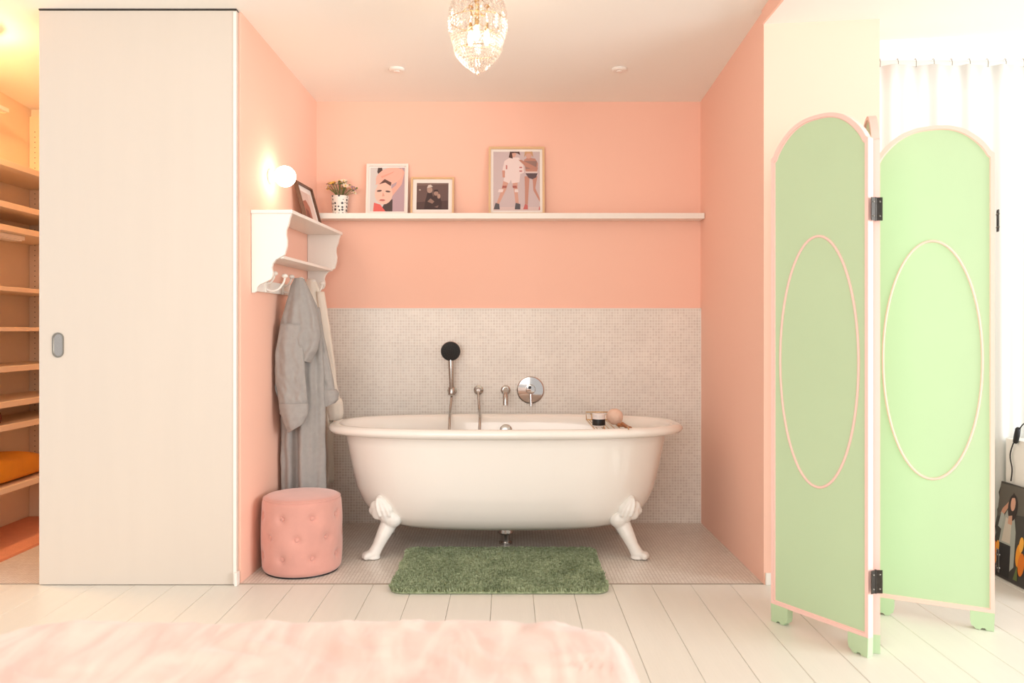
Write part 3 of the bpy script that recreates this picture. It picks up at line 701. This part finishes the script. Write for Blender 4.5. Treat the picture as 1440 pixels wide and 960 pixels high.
# ------------------------------------------------------------------ bathrobes
def garment_rings(rows, D, depth, nf=7, amp=.10, seed=0, seg=84, yoff=0, skew=0, rough=.006):
    """rows: (y_px, x_left, x_right, depth factor); horizontal rings of cloth with folds, hem tilted by skew"""
    out = []; n = 7; dense = []
    for i in range(len(rows)-1):
        for k in range(n): t = k/n; dense.append([rows[i][j]*(1-t) + rows[i+1][j]*t for j in range(4)])
    dense.append(list(rows[-1])); z_top = rows[0][0]; span = rows[-1][0] - z_top
    for (yp, xl, xr, df) in dense:
        c = at((xl+xr)/2, yp, D); hw = (xr-xl)/2*D/F; hd = depth*df; ring = []
        g = min(1, (yp - z_top)/90); tk = ((yp - z_top)/span)**1.5
        for k in range(seg):
            a = 2*PI*k/seg
            wv = sum(math.cos(m_*a + ph + .010*(yp-z_top)*sg) * w_ for m_, ph, w_, sg in ((nf, seed, .6, .3), (nf+4, seed*2.1+1, .35, -.4), (nf*2+1, seed*.7, .22, .2)))
            rr = 1 + amp*(.3 + g)*wv - amp
            x = c.x + hw*math.cos(a)*(1 + .2*amp*wv*g); y = D + yoff + hd*math.sin(a)*rr
            z = c.z - skew*tk*math.cos(a)
            v = Vector((x*26, z*13, seed*3 + math.sin(a)*.6)); v2 = Vector((x*60 + z*20, z*48 - x*30, seed*5 + math.sin(a)*.6))
            y += rough*g*(1.5*noise.noise(v) + .6*noise.noise(v2)) * (1 if math.sin(a) < 0 else -1)
            x += rough*.5*g*noise.noise(v + Vector((9, 3, 0)))
            ring.append((max(x, wallx(y) + .006), y, z))
        out.append(ring)
    return out
def cloth(parent, name, m_, *a, **k):
    b = MB(); b.loft(garment_rings(*a, **k)); return b.build(name, m_, parent, smooth=180)
rb = thing('bathrobe', 'grey linen bathrobe with cuffed sleeves hanging from the rack', 'bathrobe', at(420, 395, 4.02))
cloth(rb, 'robe_body', 'grey_linen', [(392,414,428,.16),(405,408,434,.3),(430,402,446,.55),(470,396,452,.8),(520,394,455,.9),(580,394,457,1),(640,394,458,1.05),(700,395,458,1.1),(712,396,458,1.05)], 4.04, .078, 6, .30, 1.0)
cloth(rb, 'hood', 'grey_linen', [(391,415,427,.2),(402,410,433,.45),(420,406,441,.75),(440,401,448,.95),(462,396,452,1.05),(480,393,449,1.12),(492,392,441,1.15),(497,393,438,1.02)], 3.98, .060, 5, .16, 2.2, yoff=-.014, skew=.045, rough=.010)
sl = cloth(rb, 'sleeve', 'grey_linen', [(455,397,424,.7),(490,390,428,.9),(520,389,431,1),(545,390,433,1.05),(565,394,434,1.0),(582,396,433,.95)], 3.95, .040, 4, .22, .4, yoff=-.026, rough=.012)
cloth(sl, 'cuff', 'grey_linen', [(566,395,435,1.15),(572,395,436,1.24),(585,399,435,1.22),(595,404,431,1.15),(601,408,429,1.0)], 3.95, .044, 4, .18, .6, yoff=-.028, skew=-.022, rough=.010)
sl = cloth(rb, 'sleeve', 'grey_linen', [(432,436,449,.8),(470,440,455,.9),(500,444,461,1),(530,448,468,1),(556,451,472,1)], 4.06, .042, 4, .2, 1.4, yoff=.01, rough=.010)
cloth(sl, 'cuff', 'grey_linen', [(548,450,473,1.12),(553,451,476,1.2),(564,453,475,1.15),(570,455,471,1.0)], 4.06, .045, 4, .15, 1.6, yoff=.01, skew=-.012)
rb2 = thing('bathrobe', 'cream bathrobe hanging behind the grey one', 'bathrobe', at(436, 395, 4.40))
cloth(rb2, 'robe_body', 'cream_cotton', [(392,431,443,.2),(405,428,449,.4),(430,426,455,.7),(470,426,460,.9),(520,426,465,1),(580,426,468,1),(640,426,469,1.05),(678,426,469,1.05)], 4.40, .070, 6, .2, 3.0)
sl = cloth(rb2, 'sleeve', 'cream_cotton', [(410,444,456,.8),(460,449,464,.9),(500,453,469,1),(540,457,474,1),(566,459,479,1)], 4.40, .045, 4, .16, 1.1)
cloth(sl, 'cuff', 'cream_cotton', [(560,457,480,1.1),(566,457,482,1.18),(582,458,483,1.15),(590,459,481,1.0)], 4.40, .047, 4, .12, 1.3)

# ------------------------------------------------------------------ closet shelving and contents
cs = thing('closet_shelving', 'pale wooden closet shelves with peg-hole uprights in warm light', 'shelving', (-2.80, 4.2, .002))
SX = -2.50
b = MB(); b.box(-2.798, SX - .004, YC - .022, YC - .002, .003, 2.34); b.build('end_panel', 'shelf_board', cs, bevel=.001)
b = MB()
for xx in (-2.765, -2.735):
    for k in range(66): b.lathe([(.003, 0), (.003, .0006)], (xx, YC - .0222, .30 + k*.030), (0,-1,0), 6)
o = b.build('peg_holes', 'peg_hole', cs); o['kind'] = 'stuff'
rS = F / 247 / 1.16
def sh_z(y): return CH + (PY - y) / 247.0 / 1.16
shelf_y = [(222, 238), (281, 293), (314, 328), (402, 408), (460, 465), (516, 524), (566, 576), (599, 610), (688, 698)]
for yt, yb_ in shelf_y:
    zt_, zb_ = sh_z(yt), sh_z(yb_)
    if zt_ - zb_ > .030: zb_ = zt_ - .030
    if zt_ - zb_ < .020: zb_ = zt_ - .020
    b = MB(); b.box(-2.798, SX, 3.62, YC - .023, zb_, zt_); b.build('shelf', 'shelf_board', cs, bevel=.0015)
b = MB(); b.box(-2.798, SX - .004, 3.60, 3.62, .003, 2.34); b.build('end_panel', 'shelf_board', cs, bevel=.001)
# ochre folded blanket on the lowest shelf
z0 = sh_z(688) + .001
b = MB(); rings = []
for i in range(25):
    y = 3.72 + i*.035; e = math.sin(PI*min(max((i+.4)/24.8, .0), 1))**.25; ring = []
    for k in range(40):
        a = 2*PI*k/40; c_, s_ = math.cos(a), math.sin(a)
        x = -2.645 + .128*e*math.copysign(abs(c_)**.7, c_); z = z0 + .072*e*(1 + .06*math.sin(y*17+3*a)) * (1 + math.copysign(abs(s_)**.6, s_))
        ring.append((x, y, max(z, z0)))
    rings.append(ring)
b.loft(rings); tag(b.build('folded_blanket', 'ochre_cloth', base=(-2.645, 4.15, z0), smooth=180), 'ochre yellow folded blanket on the lowest closet shelf', 'blanket')
z1 = sh_z(599) + .001
b = MB(); b.tube([(-2.74, 4.02, z1 + .036), (-2.60, 4.02, z1 + .036), (-2.515, 4.02, z1 + .036)], [.034, .036, .034], 20); tag(b.build('rolled_cloth', 'brown_cloth', base=(-2.62, 4.02, z1), smooth=50), 'dark brown rolled cloth on a closet shelf', 'cloth')
# slim white light bars under ceiling and shelf
def lightbar(x, y0, y1, ztop_, label):
    t = thing('light_bar', label, 'lamp', (x, (y0+y1)/2, ztop_))
    b = MB(); b.box(x - .045, x + .045, y0, y1, ztop_ - .022, ztop_ - .0005); b.build('housing', 'white_lacquer', t, bevel=.003)
    b = MB(); b.box(x - .035, x + .035, y0 + .01, y1 - .01, ztop_ - .028, ztop_ - .0215); b.build('diffuser', 'white_lacquer', t, bevel=.002)
cy2 = 4.05
lightbar(-2.59, 3.75, 4.30, sh_z(328) - .001 if sh_z(314) - sh_z(328) <= .030 else sh_z(314) - .031, 'slim white light bar under a closet shelf')
lightbar(-2.71, 3.72, 4.36, ceil_z(4.36) - .14, 'slim white light bar high on the closet side wall')
# lamp in the closet ceiling
clx, cly = -2.42, 3.66
cl = thing('closet_ceiling_lamp', 'round warm ceiling lamp inside the closet', 'lamp', (clx, cly, ceil_z(cly) - .06))
b = MB(); b.lathe([(.10, -.028), (.10, .008)], (clx, cly, ceil_z(cly) - .010), seg=32); b.build('base', 'white_lacquer', cl, smooth=40)
b = MB(); b.lathe([(.02, -.062), (.06, -.056), (.085, -.042), (.092, -.026)], (clx, cly, ceil_z(cly) - .012), seg=32); b.build('glass_dome', 'closet_lamp', cl, smooth=60)
# salmon runner
b = MB(); b.prism([(-2.797,3.63,.003),(-2.40,3.63,.003),(-2.385,4.76,.003),(-2.797,4.76,.003)], [(-2.797,3.635,.013),(-2.404,3.635,.013),(-2.389,4.757,.013),(-2.797,4.757,.013)])
tag(b.build('closet_rug', 'salmon_rug', base=(-2.59, 4.17, .003)), 'salmon orange rug on the closet floor under the shelves', 'rug')

# ------------------------------------------------------------------ ceiling discs and chandelier
for px in (558, 871):
    y = 4.18; x = (px - PX) / F * y; z = ceil_z(y)
    t = thing('ceiling_disc', 'small flat white ceiling fitting on the ' + ('globe lamp' if px < 700 else 'folding screen') + ' side of the alcove', 'ceiling fitting', (x, y, z - .016), 'ceiling fittings over the tub')
    b = MB(); b.lathe([(.040, -.002), (.040, -.010), (.034, -.015), (.010, -.016)], (x, y, z + .004), seg=32); b.build('housing', 'white_lacquer', t, smooth=35)
    b = MB(); b.lathe([(.016, -.0158), (.016, -.019), (.012, -.0205)], (x, y, z + .004), seg=24); b.build('sensor_cap', 'frame_white', t, smooth=35)

CD = 3.30; cxx = (672 - PX) / F * CD; cz = ceil_z(CD)
ch = thing('chandelier', 'small crystal bead basket chandelier with brass fittings', 'chandelier', (cxx, CD, 1.1 + .36*CD/1.15))
b = MB(); b.lathe([(.055, .0), (.055, -.012), (.035, -.024), (.012, -.028)], (cxx, CD, cz + .001), seg=32); b.build('canopy', 'brass', ch, smooth=40)
b = MB(); b.tube([(cxx, CD, cz - .026), (cxx, CD, cz - .16)], .006, 10)
for k in range(3):
    a = 2*PI*k/3 + .4; b.tube(bez([(cxx, CD, cz - .10), (cxx + .022*math.cos(a), CD + .022*math.sin(a), cz - .125), (cxx + .038*math.cos(a), CD + .038*math.sin(a), cz - .10), (cxx + .038*math.cos(a), CD + .038*math.sin(a), cz - .085)], 6), .0035, 8)
    b.lathe([(.010,0),(.012,.004),(.010,.008)], (cxx + .038*math.cos(a), CD + .038*math.sin(a), cz - .088), seg=12)
b.build('stem', 'brass', ch, smooth=50)
for k in range(3):
    a = 2*PI*k/3 + .4
    q = MB(); q.lathe([(.006,0),(.010,.012),(.0125,.028),(.009,.046),(.002,.060)], (cxx + .038*math.cos(a), CD + .038*math.sin(a), cz - .24), seg=14)
    q.build('bulb', 'bulb', ch, smooth=180)
    q = MB(); q.lathe([(.007,0),(.007,.030),(.004,.034)], (cxx + .038*math.cos(a), CD + .038*math.sin(a), cz - .182), seg=12); q.build('lamp_socket', 'brass', ch, smooth=40)
z_of = lambda py: CH + (PY - py) * CD / F
cprof = [(-14, .062), (0, .098), (15, .113), (30, .116), (45, .115), (55, .105), (62, .096), (72, .092), (80, .080), (88, .060), (94, .040), (99, .022), (102, .008)]
for py, r in ((-14, .062), (30, .113), (55, .101), (72, .089)):
    q = MB(); q.tube([(cxx + r*math.cos(2*PI*k/48), CD + r*math.sin(2*PI*k/48), z_of(py)) for k in range(48)], .0016, 6, close=True); q.build('hoop', 'brass', ch, smooth=180)
q = MB()
for k in range(3):
    a = 2*PI*k/3; q.tube([(cxx, CD, cz - .05), (cxx + .113*math.cos(a), CD + .113*math.sin(a), z_of(30))], .0014, 6); q.tube([(cxx, CD, cz - .155), (cxx + .101*math.cos(a), CD + .101*math.sin(a), z_of(55))], .0012, 6)
q.build('frame_spokes', 'brass', ch, smooth=180)
def prof_r(py):
    for (p0_, r0), (p1_, r1) in zip(cprof, cprof[1:]):
        if p0_ <= py <= p1_: return r0 + (r1 - r0) * (py - p0_) / (p1_ - p0_)
    return .008
def bead(q, c, r, h):
    c = Vector(c); V = [c + Vector((0,0,h)), c - Vector((0,0,h))] + [c + Vector((r*math.cos(PI*k/3), r*math.sin(PI*k/3), 0)) for k in range(6)]
    q.add(V, [(0, 2+k, 2+(k+1) % 6) for k in range(6)] + [(1, 2+(k+1) % 6, 2+k) for k in range(6)])
q = MB()
for k in range(30):
    a = 2*PI*k/30; py = -13
    while py < 55:
        r = prof_r(py); bead(q, (cxx + r*math.cos(a), CD + r*math.sin(a), z_of(py)), .0062, .0072); py += 4.6
py = 56
while py < 102:
    r = prof_r(py) ; n = max(5, int(2*PI*r/.0125)); off = random.random()
    for k in range(n): a = 2*PI*(k+off)/n; bead(q, (cxx + r*math.cos(a), CD + r*math.sin(a), z_of(py)), .0064, .0074)
    py += 3.9
for k in range(16):
    a = 2*PI*k/16; py = -8
    while py < 40:
        r = prof_r(py)*.62; bead(q, (cxx + r*math.cos(a), CD + r*math.sin(a), z_of(py)), .005, .007); py += 7
bead(q, (cxx, CD, z_of(103)), .007, .010)
o = q.build('crystal_beads', 'crystal', ch); o['kind'] = 'stuff'
b = MB(); b.ball((cxx, CD, z_of(104.6)), .0035, 10, 8); b.build('finial', 'brass', ch, smooth=180)

# ------------------------------------------------------------------ folding screen
fs = thing('folding_screen', 'mint green folding screen with pink moulded frames and arched tops', 'folding screen', (1.35, 3.0, 0))
T = .026
def panel(A, B):
    A, B = Vector((A[0], A[1], 0)), Vector((B[0], B[1], 0)); ux = (B - A).normalized(); Wd = (B - A).length
    nr_ = Vector((ux.y, -ux.x, 0))
    def P(u, z, d): return A + ux*u + nr_*d + Vector((0,0,z))
    zb, zs, rise = .066, 1.742, .122
    def arch(s): t = abs(2*s - 1); return 1 - t**2.6 if t < .9 else .2396*max(0, 1 - (t - .9)/.1)**1.7
    def outline(i, n=44):
        pts = [(i, zb + i), (Wd - i, zb + i)]
        for k in range(n + 1):
            s = 1 - k/n; u = i + (Wd - 2*i)*s
            z = zs + rise*arch(u/Wd if i == 0 else max(0, min(1, s))) - i*(1.0)
            pts.append((u, z))
        return pts
    o0, o1, o2 = outline(0), outline(.013), outline(.024)
    b = MB(); b.prism([P(u, z, -.007) for u, z in o1], [P(u, z, .007) for u, z in o1]); pn = b.build('panel', 'screen_green', fs)
    b = MB(); b.ringprism([P(u, z, T/2) for u, z in o0], [P(u, z, T/2) for u, z in o1], [P(u, z, -T/2) for u, z in o0], [P(u, z, -T/2) for u, z in o1]); b.build('frame', 'screen_pink', pn)
    b = MB(); b.ringprism([P(u, z, T/2 - .004) for u, z in o1], [P(u, z, T/2 - .011) for u, z in o2], [P(u, z, -T/2 + .004) for u, z in o1], [P(u, z, -T/2 + .011) for u, z in o2]); b.build('moulding', 'screen_pink', pn)
    for sd in (1, -1):
        b = MB(); b.tube([P(Wd/2 + .166*math.cos(2*PI*k/80), .985 + .447*math.sin(2*PI*k/80), sd*.008) for k in range(80)], .0045, 8, close=True); b.build('oval_moulding', 'screen_pink', pn, smooth=180)
    for u0, sg in ((.0, 1), (Wd, -1)):
        pr = [(0, zb + .001), (.078, zb + .001), (.078, .030), (.074, .014), (.066, .010), (.060, .002), (.046, .001), (.040, .008), (.030, .008), (.026, .001), (.002, .001)]
        b = MB(); b.prism([P(u0 + sg*u, z, T/2 + .001) for u, z in pr], [P(u0 + sg*u, z, -T/2 - .001) for u, z in pr]); b.build('foot', 'screen_green', pn)
    return P, Wd
near = Vector((1.212, 2.742)); farL = Vector((1.000, 3.095))
P1, W1 = panel(farL, near)
n2 = Vector((1.243, 2.772)); f2 = Vector((1.372, 3.162))
P2, W2 = panel(n2, f2)
P3, W3 = panel((1.412, 3.180), (1.772, 2.985))
def hinge(c, d1, d2, z):
    c = Vector((c[0], c[1], 0)); d1 = Vector((d1[0], d1[1], 0)).normalized(); d2 = Vector((d2[0], d2[1], 0)).normalized()
    b = MB(); b.tube([c + Vector((0,0,z - .04)), c + Vector((0,0,z + .04))], .0035, 10)
    h = b.build('hinge', 'dark_metal', fs, smooth=40)
    for d in (d1, d2):
        n_ = Vector((d.y, -d.x, 0))
        b = MB(); a0, a1 = c + d*.003, c + d*.022
        b.hexa([a0 - n_*.0012 + Vector((0,0,z-.039)), a1 - n_*.0012 + Vector((0,0,z-.039)), a1 + n_*.0012 + Vector((0,0,z-.039)), a0 + n_*.0012 + Vector((0,0,z-.039))],
               [a0 - n_*.0012 + Vector((0,0,z+.039)), a1 - n_*.0012 + Vector((0,0,z+.039)), a1 + n_*.0012 + Vector((0,0,z+.039)), a0 + n_*.0012 + Vector((0,0,z+.039))])
        b.build('hinge_leaf', 'dark_metal', h)
        for s_ in (-.024, .024):
            b = MB(); b.ball(c + d*.013 - n_*.002 + Vector((0,0,z + s_)), .003, 8, 6); b.ball(c + d*.013 + n_*.002 + Vector((0,0,z + s_)), .003, 8, 6); b.build('screw', 'grey_metal', h)
hz1 = CH + (PY - 294) * 2.74 / F; hz2 = CH + (PY - 817) * 2.74 / F
for z in (hz1, hz2): hinge((1.2265, 2.737), (-.62, -.35), (.80, -.12), z)
for z in (CH + (PY - 311) * 3.0 / F, CH + (PY - 786) * 3.0 / F): hinge((1.784, 2.985), (-.25, -.6), (.3, .8), z)

# ------------------------------------------------------------------ curtain
ct = thing('curtain', 'white pleated curtain hanging beside the pink pier', 'curtain', (2.2, 3.745, .01))
b = MB(); nx, nz = 420, 14; rings = []; ctop = 2.318
def cur(x, t):
    k = (x - 1.60) / .165
    fold = .020*math.sin(2*PI*k + .6*math.sin(k*1.7)) + .010*math.sin(2*PI*k*2.3 + 1.1)
    return 3.752 - fold*(.35 + .65*t) - .008*math.sin(k*.9)*t
for j in range(nz + 1):
    t = j/nz; z = ctop - (ctop - .012)*t
    rings.append([(1.605 + 1.55*i/nx, cur(1.605 + 1.55*i/nx, t), z - (.008*abs(math.sin(PI*(1.55*i/nx)/.165*1.0)) if j == 0 else 0)) for i in range(nx + 1)])
b.loft(rings, caps=False, closed=False)
o = b.build('fabric', 'curtain_white', ct, smooth=180); sd = o.modifiers.new('solid', 'SOLIDIFY'); sd.thickness = .0025
b = MB(); b.tube([(1.60, 3.765, ctop + .020), (3.2, 3.765, ctop + .020)], .004, 8); b.build('curtain_wire', 'white_lacquer', ct, smooth=60)
for k in range(19):
    x = 1.62 + k*.0825
    b = MB(); b.tube([(x, 3.752, ctop - .015), (x, 3.750, ctop + .008), (x, 3.756, ctop + .024), (x, 3.766, ctop + .027), (x, 3.772, ctop + .018)], .0016, 6); b.build('hook', 'grey_metal', ct, smooth=60)

# ------------------------------------------------------------------ leaning print, white box and cord by the curtain
bx = thing('white_box', 'plain white box behind the leaning photo board', 'box', (2.42, 3.45, .0))
b = MB(); b.box(2.243, 2.60, 3.25, 3.695, .001, .61); b.build('carcass', 'canvas_white', bx, bevel=.003)
b = MB(); b.box(2.25, 2.59, 3.241, 3.249, .02, .60); b.build('door_panel', 'canvas_white', bx, bevel=.002)
org = Vector((2.186, 3.705, .002)); ux = Vector((0, -1, 0)); lean = math.asin(.050/.42)
upv = Vector((1,0,0))*math.sin(lean) + Vector((0,0,1))*math.cos(lean); nr = ux.cross(upv); 
if nr.x > 0: nr = -nr
art = thing('photo_board', 'dark photo board of a woman with orange flowers leaning by the curtain', 'picture', org)
Wb, Hb = .46, .415
def PB(u, v, d): return org + ux*u*Wb + upv*v*Hb + nr*d
edge = [(0,0),(1,0),(1,1),(0.02,1)] + [(.0 + .012*math.sin(k*2.2) + .008*math.sin(k*5.1) + .012, 1 - k/16) for k in range(1, 16)]
b = MB(); b.prism([PB(u, v, .000) for u, v in edge], [PB(u, v, .010) for u, v in edge]); b.build('board', flat(66, 62, 56), art)
polys = [((96,90,80), [(.02,.62),(.5,.7),(1,.74),(1,1),(.03,.98)]), ((60,56,52), [(.03,.02),(.97,.02),(.97,.3),(.03,.3)]),
  ((224,120,28), ell(.06,.26,.05,.09)), ((240,160,50), ell(.12,.30,.04,.07)), ((232,140,36), ell(.08,.16,.05,.06)),
  ((40,36,36), [(.16,.02),(.46,.02),(.44,.38),(.18,.40)]),
  ((168,172,162), [(.14,.36),(.18,.62),(.26,.72),(.42,.70),(.50,.52),(.54,.16),(.46,.10),(.42,.36)]), ((206,196,180), [(.20,.38),(.24,.64),(.38,.62),(.40,.38)]),
  ((202,150,122), [(.10,.66),(.14,.72),(.28,.82),(.30,.78),(.18,.66)]), ((176,182,174), [(.08,.52),(.12,.68),(.20,.66),(.16,.50)]),
  ((46,34,30), ell(.37,.76,.11,.14)), ((214,164,138), ell(.37,.80,.055,.075)), ((46,34,30), [(.30,.84),(.36,.92),(.44,.86),(.40,.87),(.34,.86)]), ((206,158,132), [(.30,.66),(.38,.68),(.40,.58),(.30,.58)]),
  ((240,156,40), ell(.62,.30,.06,.12)), ((224,120,28), ell(.70,.22,.07,.12)), ((244,176,66), ell(.66,.42,.05,.08)), ((236,144,40), ell(.84,.32,.07,.12)), ((96,110,60), [(.56,.04),(.62,.2),(.66,.04)])]
b = MB(); mats = []
for n, (col, pts) in enumerate(polys):
    k = flat(*col)
    if k not in mats: mats.append(k)
    b.m = mats.index(k); b.add([PB(u*.66, v, .0103 + n*.0001) for u, v in pts], [tuple(range(len(pts)))])
b.build('print', mats, art)
cd = thing('lamp_cord', 'thin black cord with inline switch hanging before the white box', 'cord', (2.232, 3.60, .44))
pts = bez([(2.30, 3.36, .614), (2.262, 3.40, .640), (2.236, 3.47, .705), (2.234, 3.55, .690), (2.2335, 3.60, .632), (2.2335, 3.645, .545), (2.2335, 3.632, .480), (2.2335, 3.640, .425)], 8)
b = MB(); b.tube(pts, .0028, 8); b.build('cable', 'black_plastic', cd, smooth=180)
sw = at(1430, 612, 3.595); b = MB(); b.tube([sw + Vector((0,.012,-.036)), sw + Vector((0,.010,-.030)), sw + Vector((0,0,0)), sw + Vector((0,-.008,.030)), sw + Vector((0,-.010,.036))], [.006,.011,.0125,.011,.006], 12); b.build('inline_switch', 'black_plastic', cd, smooth=60)

# ------------------------------------------------------------------ bed in the foreground
BX0, BX1, BY0, BY1, BZ = -1.04, .238, -.35, 1.715, .52
bed = thing('bed', 'bed with pale pink crushed bedspread in front of the alcove', 'bed', ((BX0+BX1)/2, (BY0+BY1)/2, 0))
b = MB(); b.loft([rrect(BX0+.04, BX1-.04, BY0+.04, BY1-.04, .06, .14, 6), rrect(BX0+.03, BX1-.03, BY0+.03, BY1-.03, .06, .30, 6), rrect(BX0+.04, BX1-.04, BY0+.04, BY1-.04, .06, .46, 6)]); b.build('mattress', 'paper', bed, smooth=60)
for x in (BX0 + .1, BX1 - .1):
    for y in (BY0 + .1, BY1 - .1): b = MB(); b.lathe([(.022, .001), (.030, .14)], (x, y, 0), seg=16); b.build('leg', 'oak_pale', bed, smooth=40)
bc = Vector(((BX0+BX1)/2, (BY0+BY1)/2, 0))
def rpath(r, n=60):
    P = []; x0, x1, y0, y1 = BX0, BX1, BY0, BY1
    cs_ = ((x1-r, y1-r, 0), (x0+r, y1-r, PI/2), (x0+r, y0+r, PI), (x1-r, y0+r, 1.5*PI))
    for i, (a, c, t0) in enumerate(cs_):
        for k in range(14): t = t0 + PI/2*k/14; P.append((a + r*math.cos(t), c + r*math.sin(t)))
        a2, c2, t2 = cs_[(i+1) % 4]; s0 = (a + r*math.cos(t0+PI/2), c + r*math.sin(t0+PI/2)); s1 = (a2 + r*math.cos(t2), c2 + r*math.sin(t2))
        m_ = 70
        for k in range(m_): t = k/m_; P.append((s0[0]*(1-t)+s1[0]*t, s0[1]*(1-t)+s1[1]*t))
    return P
path = rpath(.13)
def wr(x, y):
    v = Vector((x*2.2 + y*1.2, y*3.4 - x*1.6, 0))
    w1 = noise.noise(v*1.5); w2 = noise.noise(Vector((x*9 + 3*w1, y*5 + 4*w1, 2))); w3 = 1 - abs(noise.noise(Vector((x*5 + y*4 + w1*2, y*2.2 - x*1.2, 5))))*2
    w4 = 1 - abs(noise.noise(Vector((x*13 + y*8 + w1*4, y*5 - x*2, 9))))*2
    return .008*w1 + .005*w2 + .009*max(0, w3 - .35) + .006*max(0, w4 - .4)
rings = []
for j in range(2, 71):
    t = j/70; drop = .055*max(0, (t - .90)/.10)**2.4
    rings.append([(bc.x + (x-bc.x)*t, bc.y + (y-bc.y)*t, BZ - drop + wr(bc.x + (x-bc.x)*t, bc.y + (y-bc.y)*t)*(1 - .5*max(0,(t-.9)/.1)) - .008) for x, y in path])
for j in range(1, 12):
    t = j/11; row = []
    for i, (x, y) in enumerate(path):
        nrm = Vector((x-bc.x, y-bc.y)).normalized(); f_ = .012*math.sin(i*.42) * t + .006*math.sin(i*.19+1)*t + .010*math.sin(min(1, t*2)*PI/2)
        row.append((x + nrm.x*f_, y + nrm.y*f_, BZ - .058 - .40*t))
    rings.append(row)
b = MB(); b.loft(rings, caps=False); n = len(path); b.f.append(tuple(range(n))); b.mi.append(0)
b.build('bedspread', 'bedspread', bed, smooth=180)
